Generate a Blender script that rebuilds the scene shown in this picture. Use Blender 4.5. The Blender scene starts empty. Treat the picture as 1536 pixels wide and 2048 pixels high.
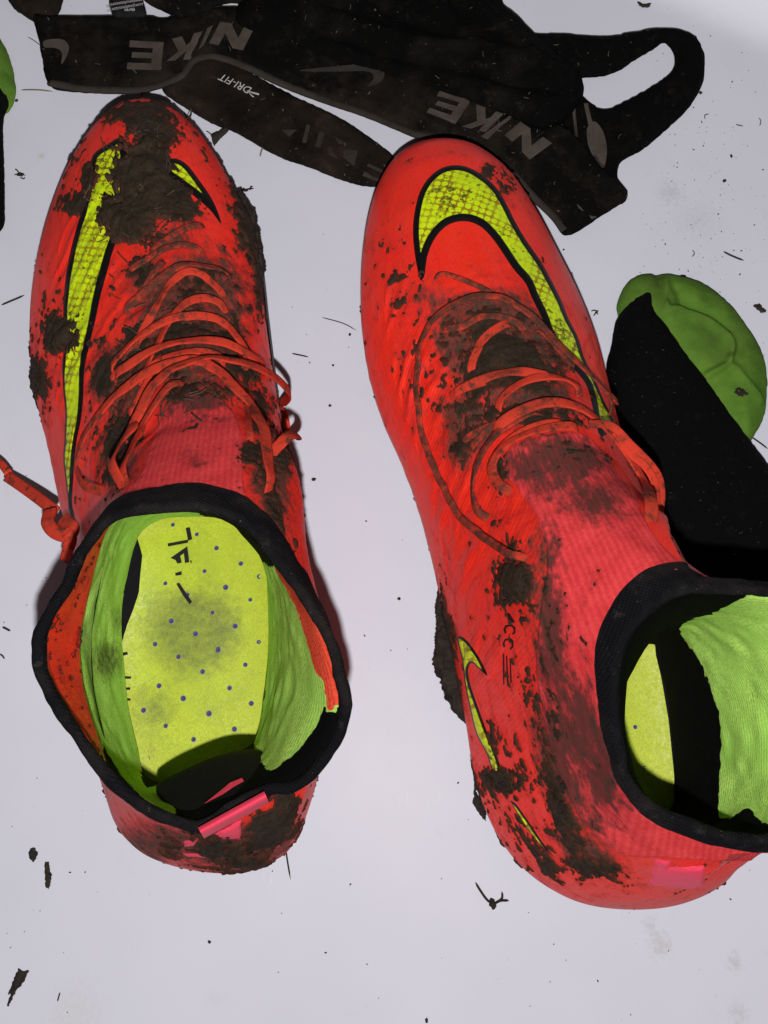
import bpy, bmesh, math, random
import numpy as np
from mathutils import Vector, Matrix
from mathutils.bvhtree import BVHTree
from mathutils.geometry import delaunay_2d_cdt

# ------------------------------------------------------------------ camera, world, lamp
SC = bpy.context.scene
COL = SC.collection
CAM_H, TILT, FPX = 0.31, math.radians(13), 1600.0
cam_d = bpy.data.cameras.new('camera')
cam_d.sensor_fit = 'VERTICAL'; cam_d.sensor_height = 24.0
cam_d.lens = FPX / 2048 * 24.0
SC.cycles.diffuse_bounces = 2
cam_d.clip_start = 0.01; cam_d.clip_end = 20
cam = bpy.data.objects.new('camera', cam_d); COL.objects.link(cam)
cam.location = (0, 0, CAM_H); cam.rotation_euler = (TILT, 0, 0)
SC.camera = cam
SC.render.resolution_x, SC.render.resolution_y = 768, 1024
SC.view_settings.view_transform = 'Standard'; SC.view_settings.look = 'None'
SC.view_settings.exposure = 0.0; SC.view_settings.gamma = 1.0
W = bpy.data.worlds.new('World'); SC.world = W; W.use_nodes = True
W.node_tree.nodes['Background'].inputs['Color'].default_value = (1.0, 0.95, 0.95, 1)
W.node_tree.nodes['Background'].inputs['Strength'].default_value = 0.05
lamp_d = bpy.data.lights.new('phone_flash', 'POINT')       # the phone's flash LED, 2 cm from its lens
lamp_d.energy = 41; lamp_d.shadow_soft_size = 0.0022; lamp_d.color = (1.0, 0.985, 0.98)
lamp = bpy.data.objects.new('phone_flash', lamp_d); COL.objects.link(lamp)
lamp.location = (0.001, -0.024, CAM_H + 0.002)
lamp_d.use_nodes = True                                    # the phone's exposure evens out near and far: flat falloff
_lt = lamp_d.node_tree; _em = _lt.nodes['Emission']; _fo = _lt.nodes.new('ShaderNodeLightFalloff')
_fo.inputs['Strength'].default_value = 1.0; _lt.links.new(_fo.outputs['Constant'], _em.inputs['Strength'])

random.seed(7)
RNG = np.random.default_rng(11)
CT, ST = math.cos(TILT), math.sin(TILT)

# ------------------------------------------------------------------ helpers: pixels <-> points
def unproj(px, py, z=0.0):
    x, y = (px - 768) / FPX, (1024 - py) / FPX
    d = (x, y * CT + ST, y * ST - CT)
    k = (z - CAM_H) / d[2]
    return Vector((d[0] * k, d[1] * k, z))

def unproj_np(P, z):
    P = np.asarray(P, float); z = np.broadcast_to(np.asarray(z, float), P.shape[:1])
    x, y = (P[:, 0] - 768) / FPX, (1024 - P[:, 1]) / FPX
    d = np.stack([x, y * CT + ST, y * ST - CT], 1)
    k = (z - CAM_H) / d[:, 2]
    return np.stack([d[:, 0] * k, d[:, 1] * k, z], 1)

def proj_np(X):
    q = X - np.array([0, 0, CAM_H])
    yc = q[:, 1] * CT + q[:, 2] * ST
    zc = -q[:, 1] * ST + q[:, 2] * CT
    return np.stack([768 + FPX * q[:, 0] / -zc, 1024 - FPX * yc / -zc], 1)

def ray(px, py):
    x, y = (px - 768) / FPX, (1024 - py) / FPX
    return Vector((0, 0, CAM_H)), Vector((x, y * CT + ST, y * ST - CT)).normalized()

def crop(off, sc, pts):
    return [(off[0] + p[0] * sc, off[1] + p[1] * sc) for p in pts]
C1 = lambda *p: crop((0, 150), .41667, p)
C2 = lambda *p: crop((0, 700), .46875, p)
C3 = lambda *p: crop((0, 1100), .49479, p)
C4 = lambda *p: crop((680, 250), .390625, p)
C5 = lambda *p: crop((780, 750), .46875, p)
C6 = lambda *p: crop((836, 1120), .45573, p)
C7 = lambda *p: crop((0, 0), .52083, p)
C8 = lambda *p: crop((736, 0), .52083, p)

# ------------------------------------------------------------------ numpy noise, splines, fields
def _h(ix, iy, iz, seed):
    n = (ix * 374761393 + iy * 668265263 + iz * 2147483647 + seed * 1274126177) & 0x7fffffff
    n = ((n ^ (n >> 13)) * 1274126177) & 0x7fffffff
    return ((n ^ (n >> 16)) & 0xffff) / 65535.0

def vnoise(P, seed=0):
    P = np.asarray(P, float); i = np.floor(P).astype(np.int64); f = P - i; f = f * f * (3 - 2 * f)
    out = 0
    for a in (0, 1):
        wx = f[:, 0] if a else 1 - f[:, 0]
        for b in (0, 1):
            wy = f[:, 1] if b else 1 - f[:, 1]
            for c in (0, 1):
                wz = f[:, 2] if c else 1 - f[:, 2]
                out = out + wx * wy * wz * _h(i[:, 0] + a, i[:, 1] + b, i[:, 2] + c, seed)
    return out

def fbm(P, scale, octv=4, seed=0, gain=.5):
    P = np.asarray(P, float) * scale; a, s, t = 1.0, 0.0, 0.0
    for k in range(octv):
        s = s + a * (vnoise(P + 17.3 * k, seed + k) - .5); t += a; a *= gain; P = P * 2.03
    return s / t * 2

def catmull(P, n, closed=False, alpha=.5):
    P = np.asarray(P, float)
    if closed: Q = np.vstack([P[-1:], P, P[:2]])
    else: Q = np.vstack([2 * P[0] - P[1], P, 2 * P[-1] - P[-2]])
    out = []; segs = len(Q) - 3
    for k in range(segs):
        p0, p1, p2, p3 = Q[k:k + 4]
        t = np.linspace(0, 1, 24, endpoint=False)[:, None]
        d = lambda a, b: max(np.linalg.norm(b - a) ** alpha, 1e-9)
        a, b, c = d(p0, p1), d(p1, p2), d(p2, p3)
        m1 = (p2 - p1 + b * ((p1 - p0) / a - (p2 - p0) / (a + b)))
        m2 = (p2 - p1 + b * ((p3 - p2) / c - (p3 - p1) / (b + c)))
        out.append((2 * t**3 - 3 * t**2 + 1) * p1 + (t**3 - 2 * t**2 + t) * m1 + (-2 * t**3 + 3 * t**2) * p2 + (t**3 - t**2) * m2)
    out.append(P[:1] if closed else P[-1:])
    return resample(np.vstack(out), n, closed)

def resample(P, n, closed=False):
    L = np.r_[0, np.cumsum(np.linalg.norm(np.diff(P, axis=0), axis=1))]
    t = np.linspace(0, L[-1], n + 1)[:-1] if closed else np.linspace(0, L[-1], n)
    return np.stack([np.interp(t, L, P[:, k]) for k in range(P.shape[1])], 1)

def poly_sdf(P, poly):
    """signed distance in pixels, positive inside"""
    poly = np.asarray(poly, float); n = len(poly)
    d = np.full(len(P), 1e18); ins = np.zeros(len(P), bool)
    for k in range(n):
        a, b = poly[k], poly[(k + 1) % n]; e = b - a; w = P - a
        t = np.clip((w @ e) / max(e @ e, 1e-12), 0, 1)
        q = w - t[:, None] * e
        d = np.minimum(d, (q * q).sum(1))
        c = (a[1] > P[:, 1]) != (b[1] > P[:, 1])
        with np.errstate(divide='ignore', invalid='ignore'):
            xi = a[0] + (P[:, 1] - a[1]) * e[0] / (e[1] if e[1] else 1e-12)
        ins ^= c & (P[:, 0] < xi)
    d = np.sqrt(d); return np.where(ins, d, -d)

def smooth_poly(pts, n=160): return catmull(pts, n, True)

def line_dist(P, pts):
    pts = np.asarray(pts, float); d = np.full(len(P), 1e18)
    for a, b in zip(pts[:-1], pts[1:]):
        e = b - a; w = P - a; t = np.clip((w @ e) / max(e @ e, 1e-12), 0, 1)
        q = w - t[:, None] * e; d = np.minimum(d, (q * q).sum(1))
    return np.sqrt(d)

def blobs(P, L):
    """soft union of ellipses (x, y, rx, ry, angle_deg): about pixels, positive inside"""
    d = np.full(len(P), -60.0)
    for x, y, rx, ry, an in L:
        a = math.radians(an); c, s = math.cos(a), math.sin(a)
        u, v = P[:, 0] - x, P[:, 1] - y
        q = np.sqrt(((u * c + v * s) / rx) ** 2 + ((-u * s + v * c) / ry) ** 2)
        d = np.maximum(d, (1 - q) * min(rx, ry))
    return d

# ------------------------------------------------------------------ mesh building
def link(o, parent=None):
    COL.objects.link(o)
    if parent is not None: o.parent = parent
    return o

def mesh_obj(name, V, F, mat, parent=None, attrs=None, smooth=True):
    me = bpy.data.meshes.new(name)
    V = np.asarray(V, np.float32)
    if isinstance(F, np.ndarray):
        k = F.shape[1]
        me.vertices.add(len(V)); me.vertices.foreach_set('co', V.ravel())
        me.loops.add(F.size); me.loops.foreach_set('vertex_index', F.astype(np.int32).ravel())
        me.polygons.add(len(F)); me.polygons.foreach_set('loop_start', np.arange(0, F.size, k, dtype=np.int32))
        me.update(calc_edges=True); me.validate()
    else:
        me.from_pydata(V.tolist(), [], F); me.update()
    if attrs:
        for an, av in attrs.items():
            at = me.attributes.new(an, 'FLOAT', 'POINT'); at.data.foreach_set('value', np.asarray(av, np.float32))
    if smooth: me.polygons.foreach_set('use_smooth', np.ones(len(me.polygons), bool))
    me.materials.append(mat)
    return link(bpy.data.objects.new(name, me), parent)

def tag(o, label=None, cat=None, group=None, kind=None):
    if label: o['label'] = label
    if cat: o['category'] = cat
    if group: o['group'] = group
    if kind: o['kind'] = kind
    return o

def empty(name, loc, label, cat, group=None):
    o = bpy.data.objects.new(name, None); o.empty_display_size = .02; COL.objects.link(o); o.location = loc
    return tag(o, label, cat, group)

def grid_faces(nr, nc, closed):
    r = np.arange(nr - 1)[:, None]; c = np.arange(nc if closed else nc - 1)[None, :]
    a = r * nc + c; b = r * nc + (c + 1) % nc
    return np.stack([a, b, b + nc, a + nc], -1).reshape(-1, 4)

def compact(V, F, attrs=None):
    used = np.unique(F); m = np.full(len(V), -1); m[used] = np.arange(len(used))
    return V[used], m[F], {k: v[used] for k, v in (attrs or {}).items()}

def tube(path, rx, rz=None, seg=8, up=None, cap=True, taper=None):
    """flattened tube round a path; returns V, F"""
    P = np.asarray(path, float); n = len(P); rz = rz or rx
    T = np.gradient(P, axis=0); T /= np.linalg.norm(T, axis=1)[:, None] + 1e-12
    U = np.tile(np.array([0, 0, 1.0]), (n, 1)) if up is None else np.asarray(up, float)
    S = np.cross(T, U); S /= np.linalg.norm(S, axis=1)[:, None] + 1e-9
    N = np.cross(S, T)
    a = np.arange(seg) / seg * 2 * np.pi
    k = np.ones(n) if taper is None else taper
    ca = np.sign(np.cos(a)) * np.abs(np.cos(a)) ** .45; sa = np.sign(np.sin(a)) * np.abs(np.sin(a)) ** .45
    V = P[:, None] + S[:, None] * (ca * rx)[None, :, None] * k[:, None, None] + N[:, None] * (sa * rz)[None, :, None] * k[:, None, None]
    F = grid_faces(n, seg, True).tolist()
    if cap: F += [list(range(seg))[::-1], [(n - 1) * seg + j for j in range(seg)]]
    return V.reshape(-1, 3), F

# ------------------------------------------------------------------ materials
class NT:
    def __init__(s, name):
        s.m = bpy.data.materials.new(name); s.m.use_nodes = True
        s.t = s.m.node_tree; s.b = s.t.nodes['Principled BSDF']
        s.co = s.t.nodes.new('ShaderNodeTexCoord').outputs['Object']
    def n(s, typ, ins=None, **kw):
        k = s.t.nodes.new(typ)
        for a, v in kw.items(): setattr(k, a, v)
        for a, v in (ins or {}).items(): s.put(k.inputs[a], v)
        return k
    def put(s, sock, v):
        if hasattr(v, 'bl_idname') and hasattr(v, 'is_output'): s.t.links.new(v, sock)
        else:
            if hasattr(v, '__len__') and len(v) == 3 and sock.type == 'RGBA': v = (*v, 1)
            sock.default_value = v
    def noise(s, scale, detail=4, rough=.6, co=None, dist=0):
        return s.n('ShaderNodeTexNoise', {'Vector': co or s.co, 'Scale': scale, 'Detail': detail, 'Roughness': rough, 'Distortion': dist}).outputs['Fac']
    def ramp(s, fac, a, b, c0=0.0, c1=1.0):
        k = s.n('ShaderNodeMapRange', {'Value': fac, 'From Min': a, 'From Max': b, 'To Min': c0, 'To Max': c1}); k.clamp = True
        return k.outputs['Result']
    def math(s, op, a, b=0.0):
        return s.n('ShaderNodeMath', {0: a, 1: b}, operation=op).outputs[0]
    def mix(s, f, a, b):
        k = s.n('ShaderNodeMix', data_type='RGBA')
        s.put(k.inputs[0], f); s.put(k.inputs[6], a); s.put(k.inputs[7], b)
        return k.outputs[2]
    def attr(s, name): return s.n('ShaderNodeAttribute', attribute_name=name).outputs['Fac']
    def bump(s, h, strength, dist, normal=None):
        k = s.n('ShaderNodeBump', {'Height': h, 'Strength': strength, 'Distance': dist})
        if normal is not None: s.t.links.new(normal, k.inputs['Normal'])
        return k.outputs['Normal']
    def wave(s, scale, rot=(0, 0, 0), dist=0.0, dscale=1.0):
        v = s.n('ShaderNodeVectorRotate', {'Vector': s.co, 'Rotation': rot}, rotation_type='EULER_XYZ').outputs[0]
        return s.n('ShaderNodeTexWave', {'Vector': v, 'Scale': scale, 'Distortion': dist, 'Detail': 2, 'Detail Scale': dscale}, wave_type='BANDS', bands_direction='X').outputs['Fac']
    def done(s, col, rough=.6, spec=.3, normal=None, sheen=0):
        s.put(s.b.inputs['Base Color'], col); s.put(s.b.inputs['Roughness'], rough)
        s.put(s.b.inputs['Specular IOR Level'], spec)
        if normal is not None: s.t.links.new(normal, s.b.inputs['Normal'])
        if sheen: s.b.inputs['Sheen Weight'].default_value = sheen; s.b.inputs['Sheen Roughness'].default_value = .5
        return s.m

MUD_D, MUD_L = (.022, .0145, .0090), (.066, .046, .029)

def mat_floor():
    m = NT('white_enamel')
    c = m.mix(m.ramp(m.noise(9, 3), .3, .7), (.555, .560, .630), (.600, .598, .662))
    c = m.mix(m.ramp(m.noise(55, 6, .7), .60, .8, 0, .15), c, (.36, .33, .32))
    st = m.math('MULTIPLY', m.ramp(m.noise(900, 2, .6), .68, .78), m.ramp(m.noise(28, 3), .48, .66))
    c = m.mix(m.math('MULTIPLY', st, .45), c, (.2, .17, .16))
    # fine polishing scratches
    v = m.n('ShaderNodeMapping', {'Vector': m.co, 'Rotation': (0, 0, .75), 'Scale': (1, .06, 1)}).outputs[0]
    sc = m.math('MULTIPLY', m.ramp(m.noise(1500, 2, .6, v), .68, .80), m.ramp(m.noise(16, 3), .45, .62))
    c = m.mix(m.math('MULTIPLY', sc, .5), c, (.80, .80, .84))
    # a few dried splashes
    for x, y, r, col, k in ((1320, 1890, .0050, (.33, .31, .24), .55), (1470, 1925, .0035, (.30, .28, .24), .5), (1478, 2026, .0045, (.38, .36, .32), .5), (1302, 1850, .0035, (.30, .27, .24), .4), (82, 312, .0026, (.34, .33, .26), .6),
                            (150, 2030, .012, (.50, .47, .36), .35), (1340, 385, .007, (.33, .31, .31), .5), (1300, 1545, .01, (.45, .43, .42), .3), (1395, 440, .012, (.42, .40, .40), .4)):
        p = unproj(x, y, 0)
        d = m.n('ShaderNodeVectorMath', {0: m.co, 1: (p.x, p.y, 0)}, operation='DISTANCE').outputs['Value']
        d = m.math('ADD', d, m.ramp(m.noise(520, 5, .75), .3, .7, -r * .8, r * .8))
        c = m.mix(m.ramp(d, 0, r, k * .65, 0), c, col)
    nb = m.bump(m.noise(700, 3), .05, .0004)
    return m.done(c, m.ramp(m.noise(40, 5, .7), .3, .7, .42, .55), .12, nb)

def mat_upper():
    m = NT('red_knit_upper')
    s1 = m.wave(300, (0, 0, math.radians(35)), 4.0, 3)
    s2 = m.noise(1100, 4, .75)
    v = m.n('ShaderNodeMapping', {'Vector': m.co, 'Rotation': (0, 0, math.radians(-35)), 'Scale': (1, .22, 1)}).outputs[0]
    st = m.noise(190, 5, .7, v)
    red = m.mix(m.ramp(s2, .30, .68), (.86, .015, .010), (1.0, .040, .022))
    red = m.mix(m.ramp(m.noise(60, 4, .6), .35, .7, 0, .7), red, (.96, .040, .014))
    red = m.mix(m.ramp(st, .56, .74, 0, .55), red, (.62, .020, .018))
    # chalky rubbed streaks, most of them low on the sides
    z = m.n('ShaderNodeSeparateXYZ', {0: m.co}).outputs[2]
    low = m.math('MULTIPLY', m.ramp(z, .020, .045, 1, .12), m.ramp(m.noise(150, 6, .75, v), .46, .66))
    red = m.mix(m.math('MULTIPLY', low, .60), red, (.66, .150, .150))
    v2 = m.n('ShaderNodeMapping', {'Vector': m.co, 'Scale': (1, .35, .6)}).outputs[0]
    smear = m.math('ADD', m.attr('smear'), m.ramp(m.noise(260, 8, .82, v2), .32, .70, -.62, .50))
    c = m.mix(m.math('MULTIPLY', m.ramp(smear, .10, .85), .80), red, (.34, .030, .024))
    gr = m.ramp(m.noise(620, 6, .8, v2), .34, .56, .30, 1)
    c = m.mix(m.math('MULTIPLY', m.ramp(smear, .55, 1.02), gr), c, m.mix(m.noise(300, 5), (.040, .026, .017), (.090, .062, .042)))
    nb = m.bump(s1, .25, .0003)
    nb = m.bump(s2, .5, .00035, nb)
    nb = m.bump(st, .35, .0006, nb)
    return m.done(c, m.ramp(smear, 0, 1, .44, .85), .20, nb)

def mat_print():
    """yellow printed mark: black border where the field is small, gold dot rows inside"""
    m = NT('yellow_print')
    f = m.attr('field')
    v = m.n('ShaderNodeTexVoronoi', {'Vector': m.n('ShaderNodeVectorRotate', {'Vector': m.co, 'Rotation': (0, 0, .5)}, rotation_type='EULER_XYZ').outputs[0], 'Scale': 370.0, 'Randomness': .2}, voronoi_dimensions='2D', feature='F1')
    dots = m.ramp(v.outputs['Distance'], .40, .47)
    zone = m.ramp(m.noise(55, 2), .40, .56)
    gold = m.math('MULTIPLY', dots, zone)
    yel = m.mix(m.ramp(m.noise(250, 4), .3, .7), (.62, .84, .006), (.70, .90, .015))
    c = m.mix(gold, yel, (.36, .25, .012))
    dirt = m.ramp(m.math('ADD', m.noise(420, 6, .75), m.ramp(m.noise(45, 2), .35, .65, -.06, .06)), .565, .625)
    c = m.mix(m.math('MULTIPLY', dirt, .85), c, (.055, .042, .015))
    edge = m.ramp(m.math('SUBTRACT', f, m.attr('border')), -.6, .6)
    c = m.mix(edge, (.006, .0055, .006), c)
    return m.done(c, .5, .15, m.bump(m.noise(1500, 2), .2, .0002))

def mat_knit(name, c0, c1, per=520):
    m = NT(name)
    rib = m.wave(per, (0, 0, 0), 1.5, 2)
    k = m.math('MULTIPLY', m.ramp(rib, 0, 1, .45, 1), m.ramp(m.noise(900, 4, .8), .3, .7, .25, 1.1))
    v2 = m.n('ShaderNodeMapping', {'Vector': m.co, 'Scale': (1, .25, .5)}).outputs[0]
    c = m.mix(m.ramp(m.math('ADD', k, m.ramp(m.noise(160, 4), .3, .7, -.3, .3)), -.2, 1.0), c0, c1)
    sm = m.math('ADD', m.attr('smear'), m.ramp(m.noise(330, 6, .8, v2), .33, .70, -.5, .45))
    c = m.mix(m.math('MULTIPLY', m.ramp(sm, .28, .9), .9), c, (.16, .032, .030))
    gr = m.ramp(m.noise(620, 6, .8, v2), .36, .60, .10, 1)
    c = m.mix(m.math('MULTIPLY', m.math('MULTIPLY', m.ramp(sm, .62, 1.1), gr), m.ramp(rib, 0, 1, 1, .6)), c, m.mix(m.noise(300, 5), (.040, .026, .018), (.085, .060, .044)))
    return m.done(c, .85, .12, m.bump(k, .35, .0004))

def mat_lining():
    m = NT('green_knit_lining')
    zone = m.attr('zone')     # 0 black heel lining, 1 green knit, 2 red knit
    rib = m.n('ShaderNodeTexWave', {'Vector': m.co, 'Scale': 300, 'Distortion': 2.0, 'Detail': 2, 'Detail Scale': 3}, wave_type='BANDS', bands_direction='Z').outputs['Fac']
    cr = m.n('ShaderNodeTexWave', {'Vector': m.co, 'Scale': 330, 'Distortion': 1.5, 'Detail': 2, 'Detail Scale': 3}, wave_type='BANDS', bands_direction='Y').outputs['Fac']
    k = m.math('MULTIPLY', m.math('MULTIPLY', rib, m.ramp(cr, 0, 1, .7, 1)), 1.0)
    k = m.math('ADD', m.math('MULTIPLY', k, .38), m.ramp(m.noise(1250, 3, .7), .32, .66, 0, .62))
    g = m.mix(m.ramp(k, .05, .7), (.20, .50, .050), (.66, .95, .20))
    g = m.mix(m.ramp(m.noise(55, 4), .35, .7), g, (.44, .80, .13))
    r = m.mix(m.ramp(k, .05, .7), (.70, .040, .025), (1.0, .12, .06))
    sm = m.math('ADD', m.attr('smear'), m.ramp(m.noise(420, 5, .75), .35, .75, -.3, .3))
    v = m.math('MULTIPLY', m.ramp(sm, .35, 1.05), .85)
    c = m.mix(m.ramp(zone, .4, .6), (.0035, .0035, .004), g)
    c = m.mix(m.ramp(m.math('ADD', zone, m.ramp(m.noise(900, 2), .3, .7, -.12, .12)), 1.4, 1.6), c, r)
    c = m.mix(v, c, (.055, .045, .025))
    return m.done(c, .9, .05, m.bump(k, .35, .0005))

def mat_insole():
    m = NT('lime_insole')
    c = m.mix(m.ramp(m.noise(40, 4), .3, .7), (.44, .53, .022), (.54, .63, .034))
    c = m.mix(m.ramp(m.noise(1500, 2), .35, .65), c, (.40, .47, .02))
    sm = m.math('ADD', m.attr('smear'), m.ramp(m.noise(300, 6, .8), .35, .75, -.4, .4))
    c = m.mix(m.ramp(m.noise(90, 5, .7), .48, .75, 0, .5), c, (.26, .33, .03))
    c = m.mix(m.math('MULTIPLY', m.ramp(sm, .1, 1.1), .72), c, (.085, .095, .035))
    c = m.mix(m.ramp(m.noise(1300, 3, .6), .70, .75, 0, .7), c, (.05, .05, .02))
    return m.done(c, m.ramp(m.noise(700, 2), .4, .7, .35, .7), .35, m.bump(m.noise(2200, 2), .35, .0003))

def mat_mud(name='mud', dark=MUD_D, light=MUD_L, bump=.0016, thin=False):
    m = NT(name)
    n1 = m.noise(130, 8, .75); n2 = m.noise(620, 6, .75, dist=1.2)
    v = m.n('ShaderNodeMapping', {'Vector': m.co, 'Rotation': (0, 0, .5), 'Scale': (1, .25, 1)}).outputs[0]
    fib = m.noise(900, 4, .7, v, 2.0)
    c = m.mix(m.ramp(n1, .3, .72), dark, light)
    c = m.mix(m.ramp(n2, .55, .74), c, (.082, .062, .044))
    c = m.mix(m.ramp(n2, .30, .42, .7, 0), c, (.010, .007, .005))
    c = m.mix(m.ramp(fib, .66, .74, 0, .55), c, (.19, .155, .115))
    if thin:
        f = m.math('ADD', m.attr('field'), m.ramp(n2, .3, .7, -5, 5))
        c = m.mix(m.ramp(f, 1.0, 11.0, .75, 0), c, (.125, .034, .022))
    nb = m.bump(n1, .8, bump); nb = m.bump(n2, .8, bump * .5, nb); nb = m.bump(fib, .5, bump * .25, nb)
    return m.done(c, m.ramp(n2, .3, .7, .5, .95), .10, nb)

def mat_fabric(name, base, mudc, lo, hi, wv=900, spec=.06, lint=.55):
    m = NT(name)
    w = m.math('MULTIPLY', m.wave(wv, (0, 0, .6)), m.wave(wv, (0, 0, .6 + math.pi / 2)))
    n = m.noise(38, 7, .72)
    c = m.mix(m.ramp(w, 0, 1), base, tuple(v * 1.8 for v in base))
    c = m.mix(m.ramp(n, lo, hi), c, mudc)
    c = m.mix(m.ramp(m.noise(160, 6, .75), .58, .72, 0, .7), c, tuple(v * 1.5 for v in mudc))
    c = m.mix(m.ramp(m.noise(750, 4, .7), .675, .72, 0, lint), c, (.17, .15, .125))
    return m.done(c, .92, spec, m.bump(m.math('ADD', w, m.math('MULTIPLY', m.noise(300, 5), .8)), .45, .0006))

def mat_plain(name, c, rough=.6, spec=.3, var=.25, scale=300, bump=.0003):
    m = NT(name)
    n = m.noise(scale, 5, .65)
    return m.done(m.mix(m.ramp(n, .3, .7), tuple(v * (1 - var) for v in c), tuple(min(1, v * (1 + var)) for v in c)), rough, spec, m.bump(n, .5, bump))

def mat_foam():
    m = NT('green_foam_cloth')
    w = m.math('MULTIPLY', m.wave(620, (0, 0, .9)), m.wave(620, (0, 0, .9 + math.pi / 2)))
    c = m.mix(m.ramp(m.noise(70, 6, .7), .30, .72), (.050, .125, .012), (.120, .235, .026))
    c = m.mix(m.ramp(m.math('MULTIPLY', w, m.ramp(m.noise(900, 3, .7), .3, .7, .3, 1.3)), .1, .7, 0, .6), c, (.15, .28, .06))
    c = m.mix(m.ramp(m.noise(24, 4), .50, .72, 0, .6), c, (.055, .075, .018))
    c = m.mix(m.ramp(m.noise(380, 5, .75), .66, .72, 0, .8), c, (.03, .035, .012))
    return m.done(c, .9, .06, m.bump(m.math('ADD', w, m.noise(300, 4)), .5, .0006))

def mat_lace(name='red_lace_weave', lo=.47, hi=.68):
    m = NT(name)
    w = m.math('MULTIPLY', m.wave(820, (0, 0, .7)), m.wave(820, (0, 0, -.7)))
    n = m.noise(75, 6, .7)
    c = m.mix(m.ramp(w, 0, .5), (.58, .036, .020), (.86, .085, .042))
    c = m.mix(m.ramp(n, lo, hi, 0, .88), c, (.25, .042, .026))
    c = m.mix(m.ramp(m.noise(300, 6, .75), lo + .04, hi - .04, 0, .88), c, (.062, .040, .028))
    return m.done(c, .85, .08, m.bump(m.math('ADD', w, m.noise(700, 4)), .5, .0004))

M = dict(floor=mat_floor(), upper=mat_upper(), mark=mat_print(), lining=mat_lining(), insole=mat_insole(), mud=mat_mud(thin=True),
         tongue=mat_knit('red_knit_tongue', (.60, .026, .032), (1.0, .085, .088), per=200),
         band=mat_fabric('black_rib_knit', (.0065, .0065, .0080), (.036, .030, .026), .46, .80, 420),
         black=mat_plain('black_lining', (.006, .006, .007), .8, .15),
         sole=mat_plain('dark_soleplate', (.014, .012, .011), .55, .3),
         lace=mat_lace(), lace_muddy=mat_lace('muddy_lace_weave', .34, .60), pink=mat_plain('pink_tab', (1.0, .060, .125), .55, .3, .08),
         ink=mat_plain('black_ink', (.010, .010, .011), .7, .2),
         waist=mat_fabric('muddy_black_elastic', (.0034, .0031, .0029), (.025, .019, .014), .45, .76, 1100, .04, .75),
         strap=mat_fabric('brown_muddy_elastic', (.0052, .0042, .0034), (.029, .0205, .0145), .38, .72, 1100),
         cloth=mat_fabric('black_jersey', (.0022, .0021, .0020), (.013, .0105, .0085), .50, .82, 800, .04, .7),
         letter=mat_fabric('faded_grey_letter', (.070, .056, .047), (.030, .024, .018), .45, .8, 900),
         faint=mat_fabric('faint_grey_letter', (.034, .029, .025), (.020, .016, .012), .42, .74, 900),
         white=mat_plain('white_print', (.42, .41, .40), .7, .2),
         foam=mat_foam(),
         pad=mat_fabric('black_pad_cloth', (.0022, .0022, .0023), (.007, .0065, .006), .58, .9, 900, .06, .9),
         hole=mat_plain('dark_purple_hole', (.045, .038, .17), .6, .3),
         rim=mat_plain('pale_hole_rim', (.40, .42, .28), .6, .3),
         crumb=mat_mud('dirt_crumb', (.014, .011, .009), (.040, .031, .024), .0008),
         straw=mat_plain('dry_grass', (.16, .125, .075), .8, .2), darkgrass=mat_plain('dark_grass', (.022, .020, .014), .8, .2))

# ------------------------------------------------------------------ setting: the white enamel tray floor
def build_floor():
    nx, ny = 260, 260
    X, Y = np.meshgrid(np.linspace(-.6, .6, nx), np.linspace(-.5, .8, ny))
    a, b = unproj(1385, -8), unproj(1540, 58)
    d = (b - a); d.normalize(); nrm = Vector((-d.y, d.x, 0)) if (-d.y) > 0 or d.x > 0 else Vector((d.y, -d.x, 0))
    dist = (X - a.x) * nrm.x + (Y - a.y) * nrm.y
    t = np.clip((dist + .012) / .05, 0, 1); Z = .030 * t * t * (3 - 2 * t) + np.clip(dist - .02, 0, 9) * .25
    V = np.stack([X, Y, Z], -1).reshape(-1, 3)
    # refine the lines near the rim by warping is not needed: 4.6 mm cells are smooth-shaded
    o = mesh_obj('tray_floor', V, grid_faces(ny, nx, False), M['floor'])
    tag(o, kind='structure'); return o
build_floor()

# ------------------------------------------------------------------ boots
NU = 900
class Boot: pass

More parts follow.
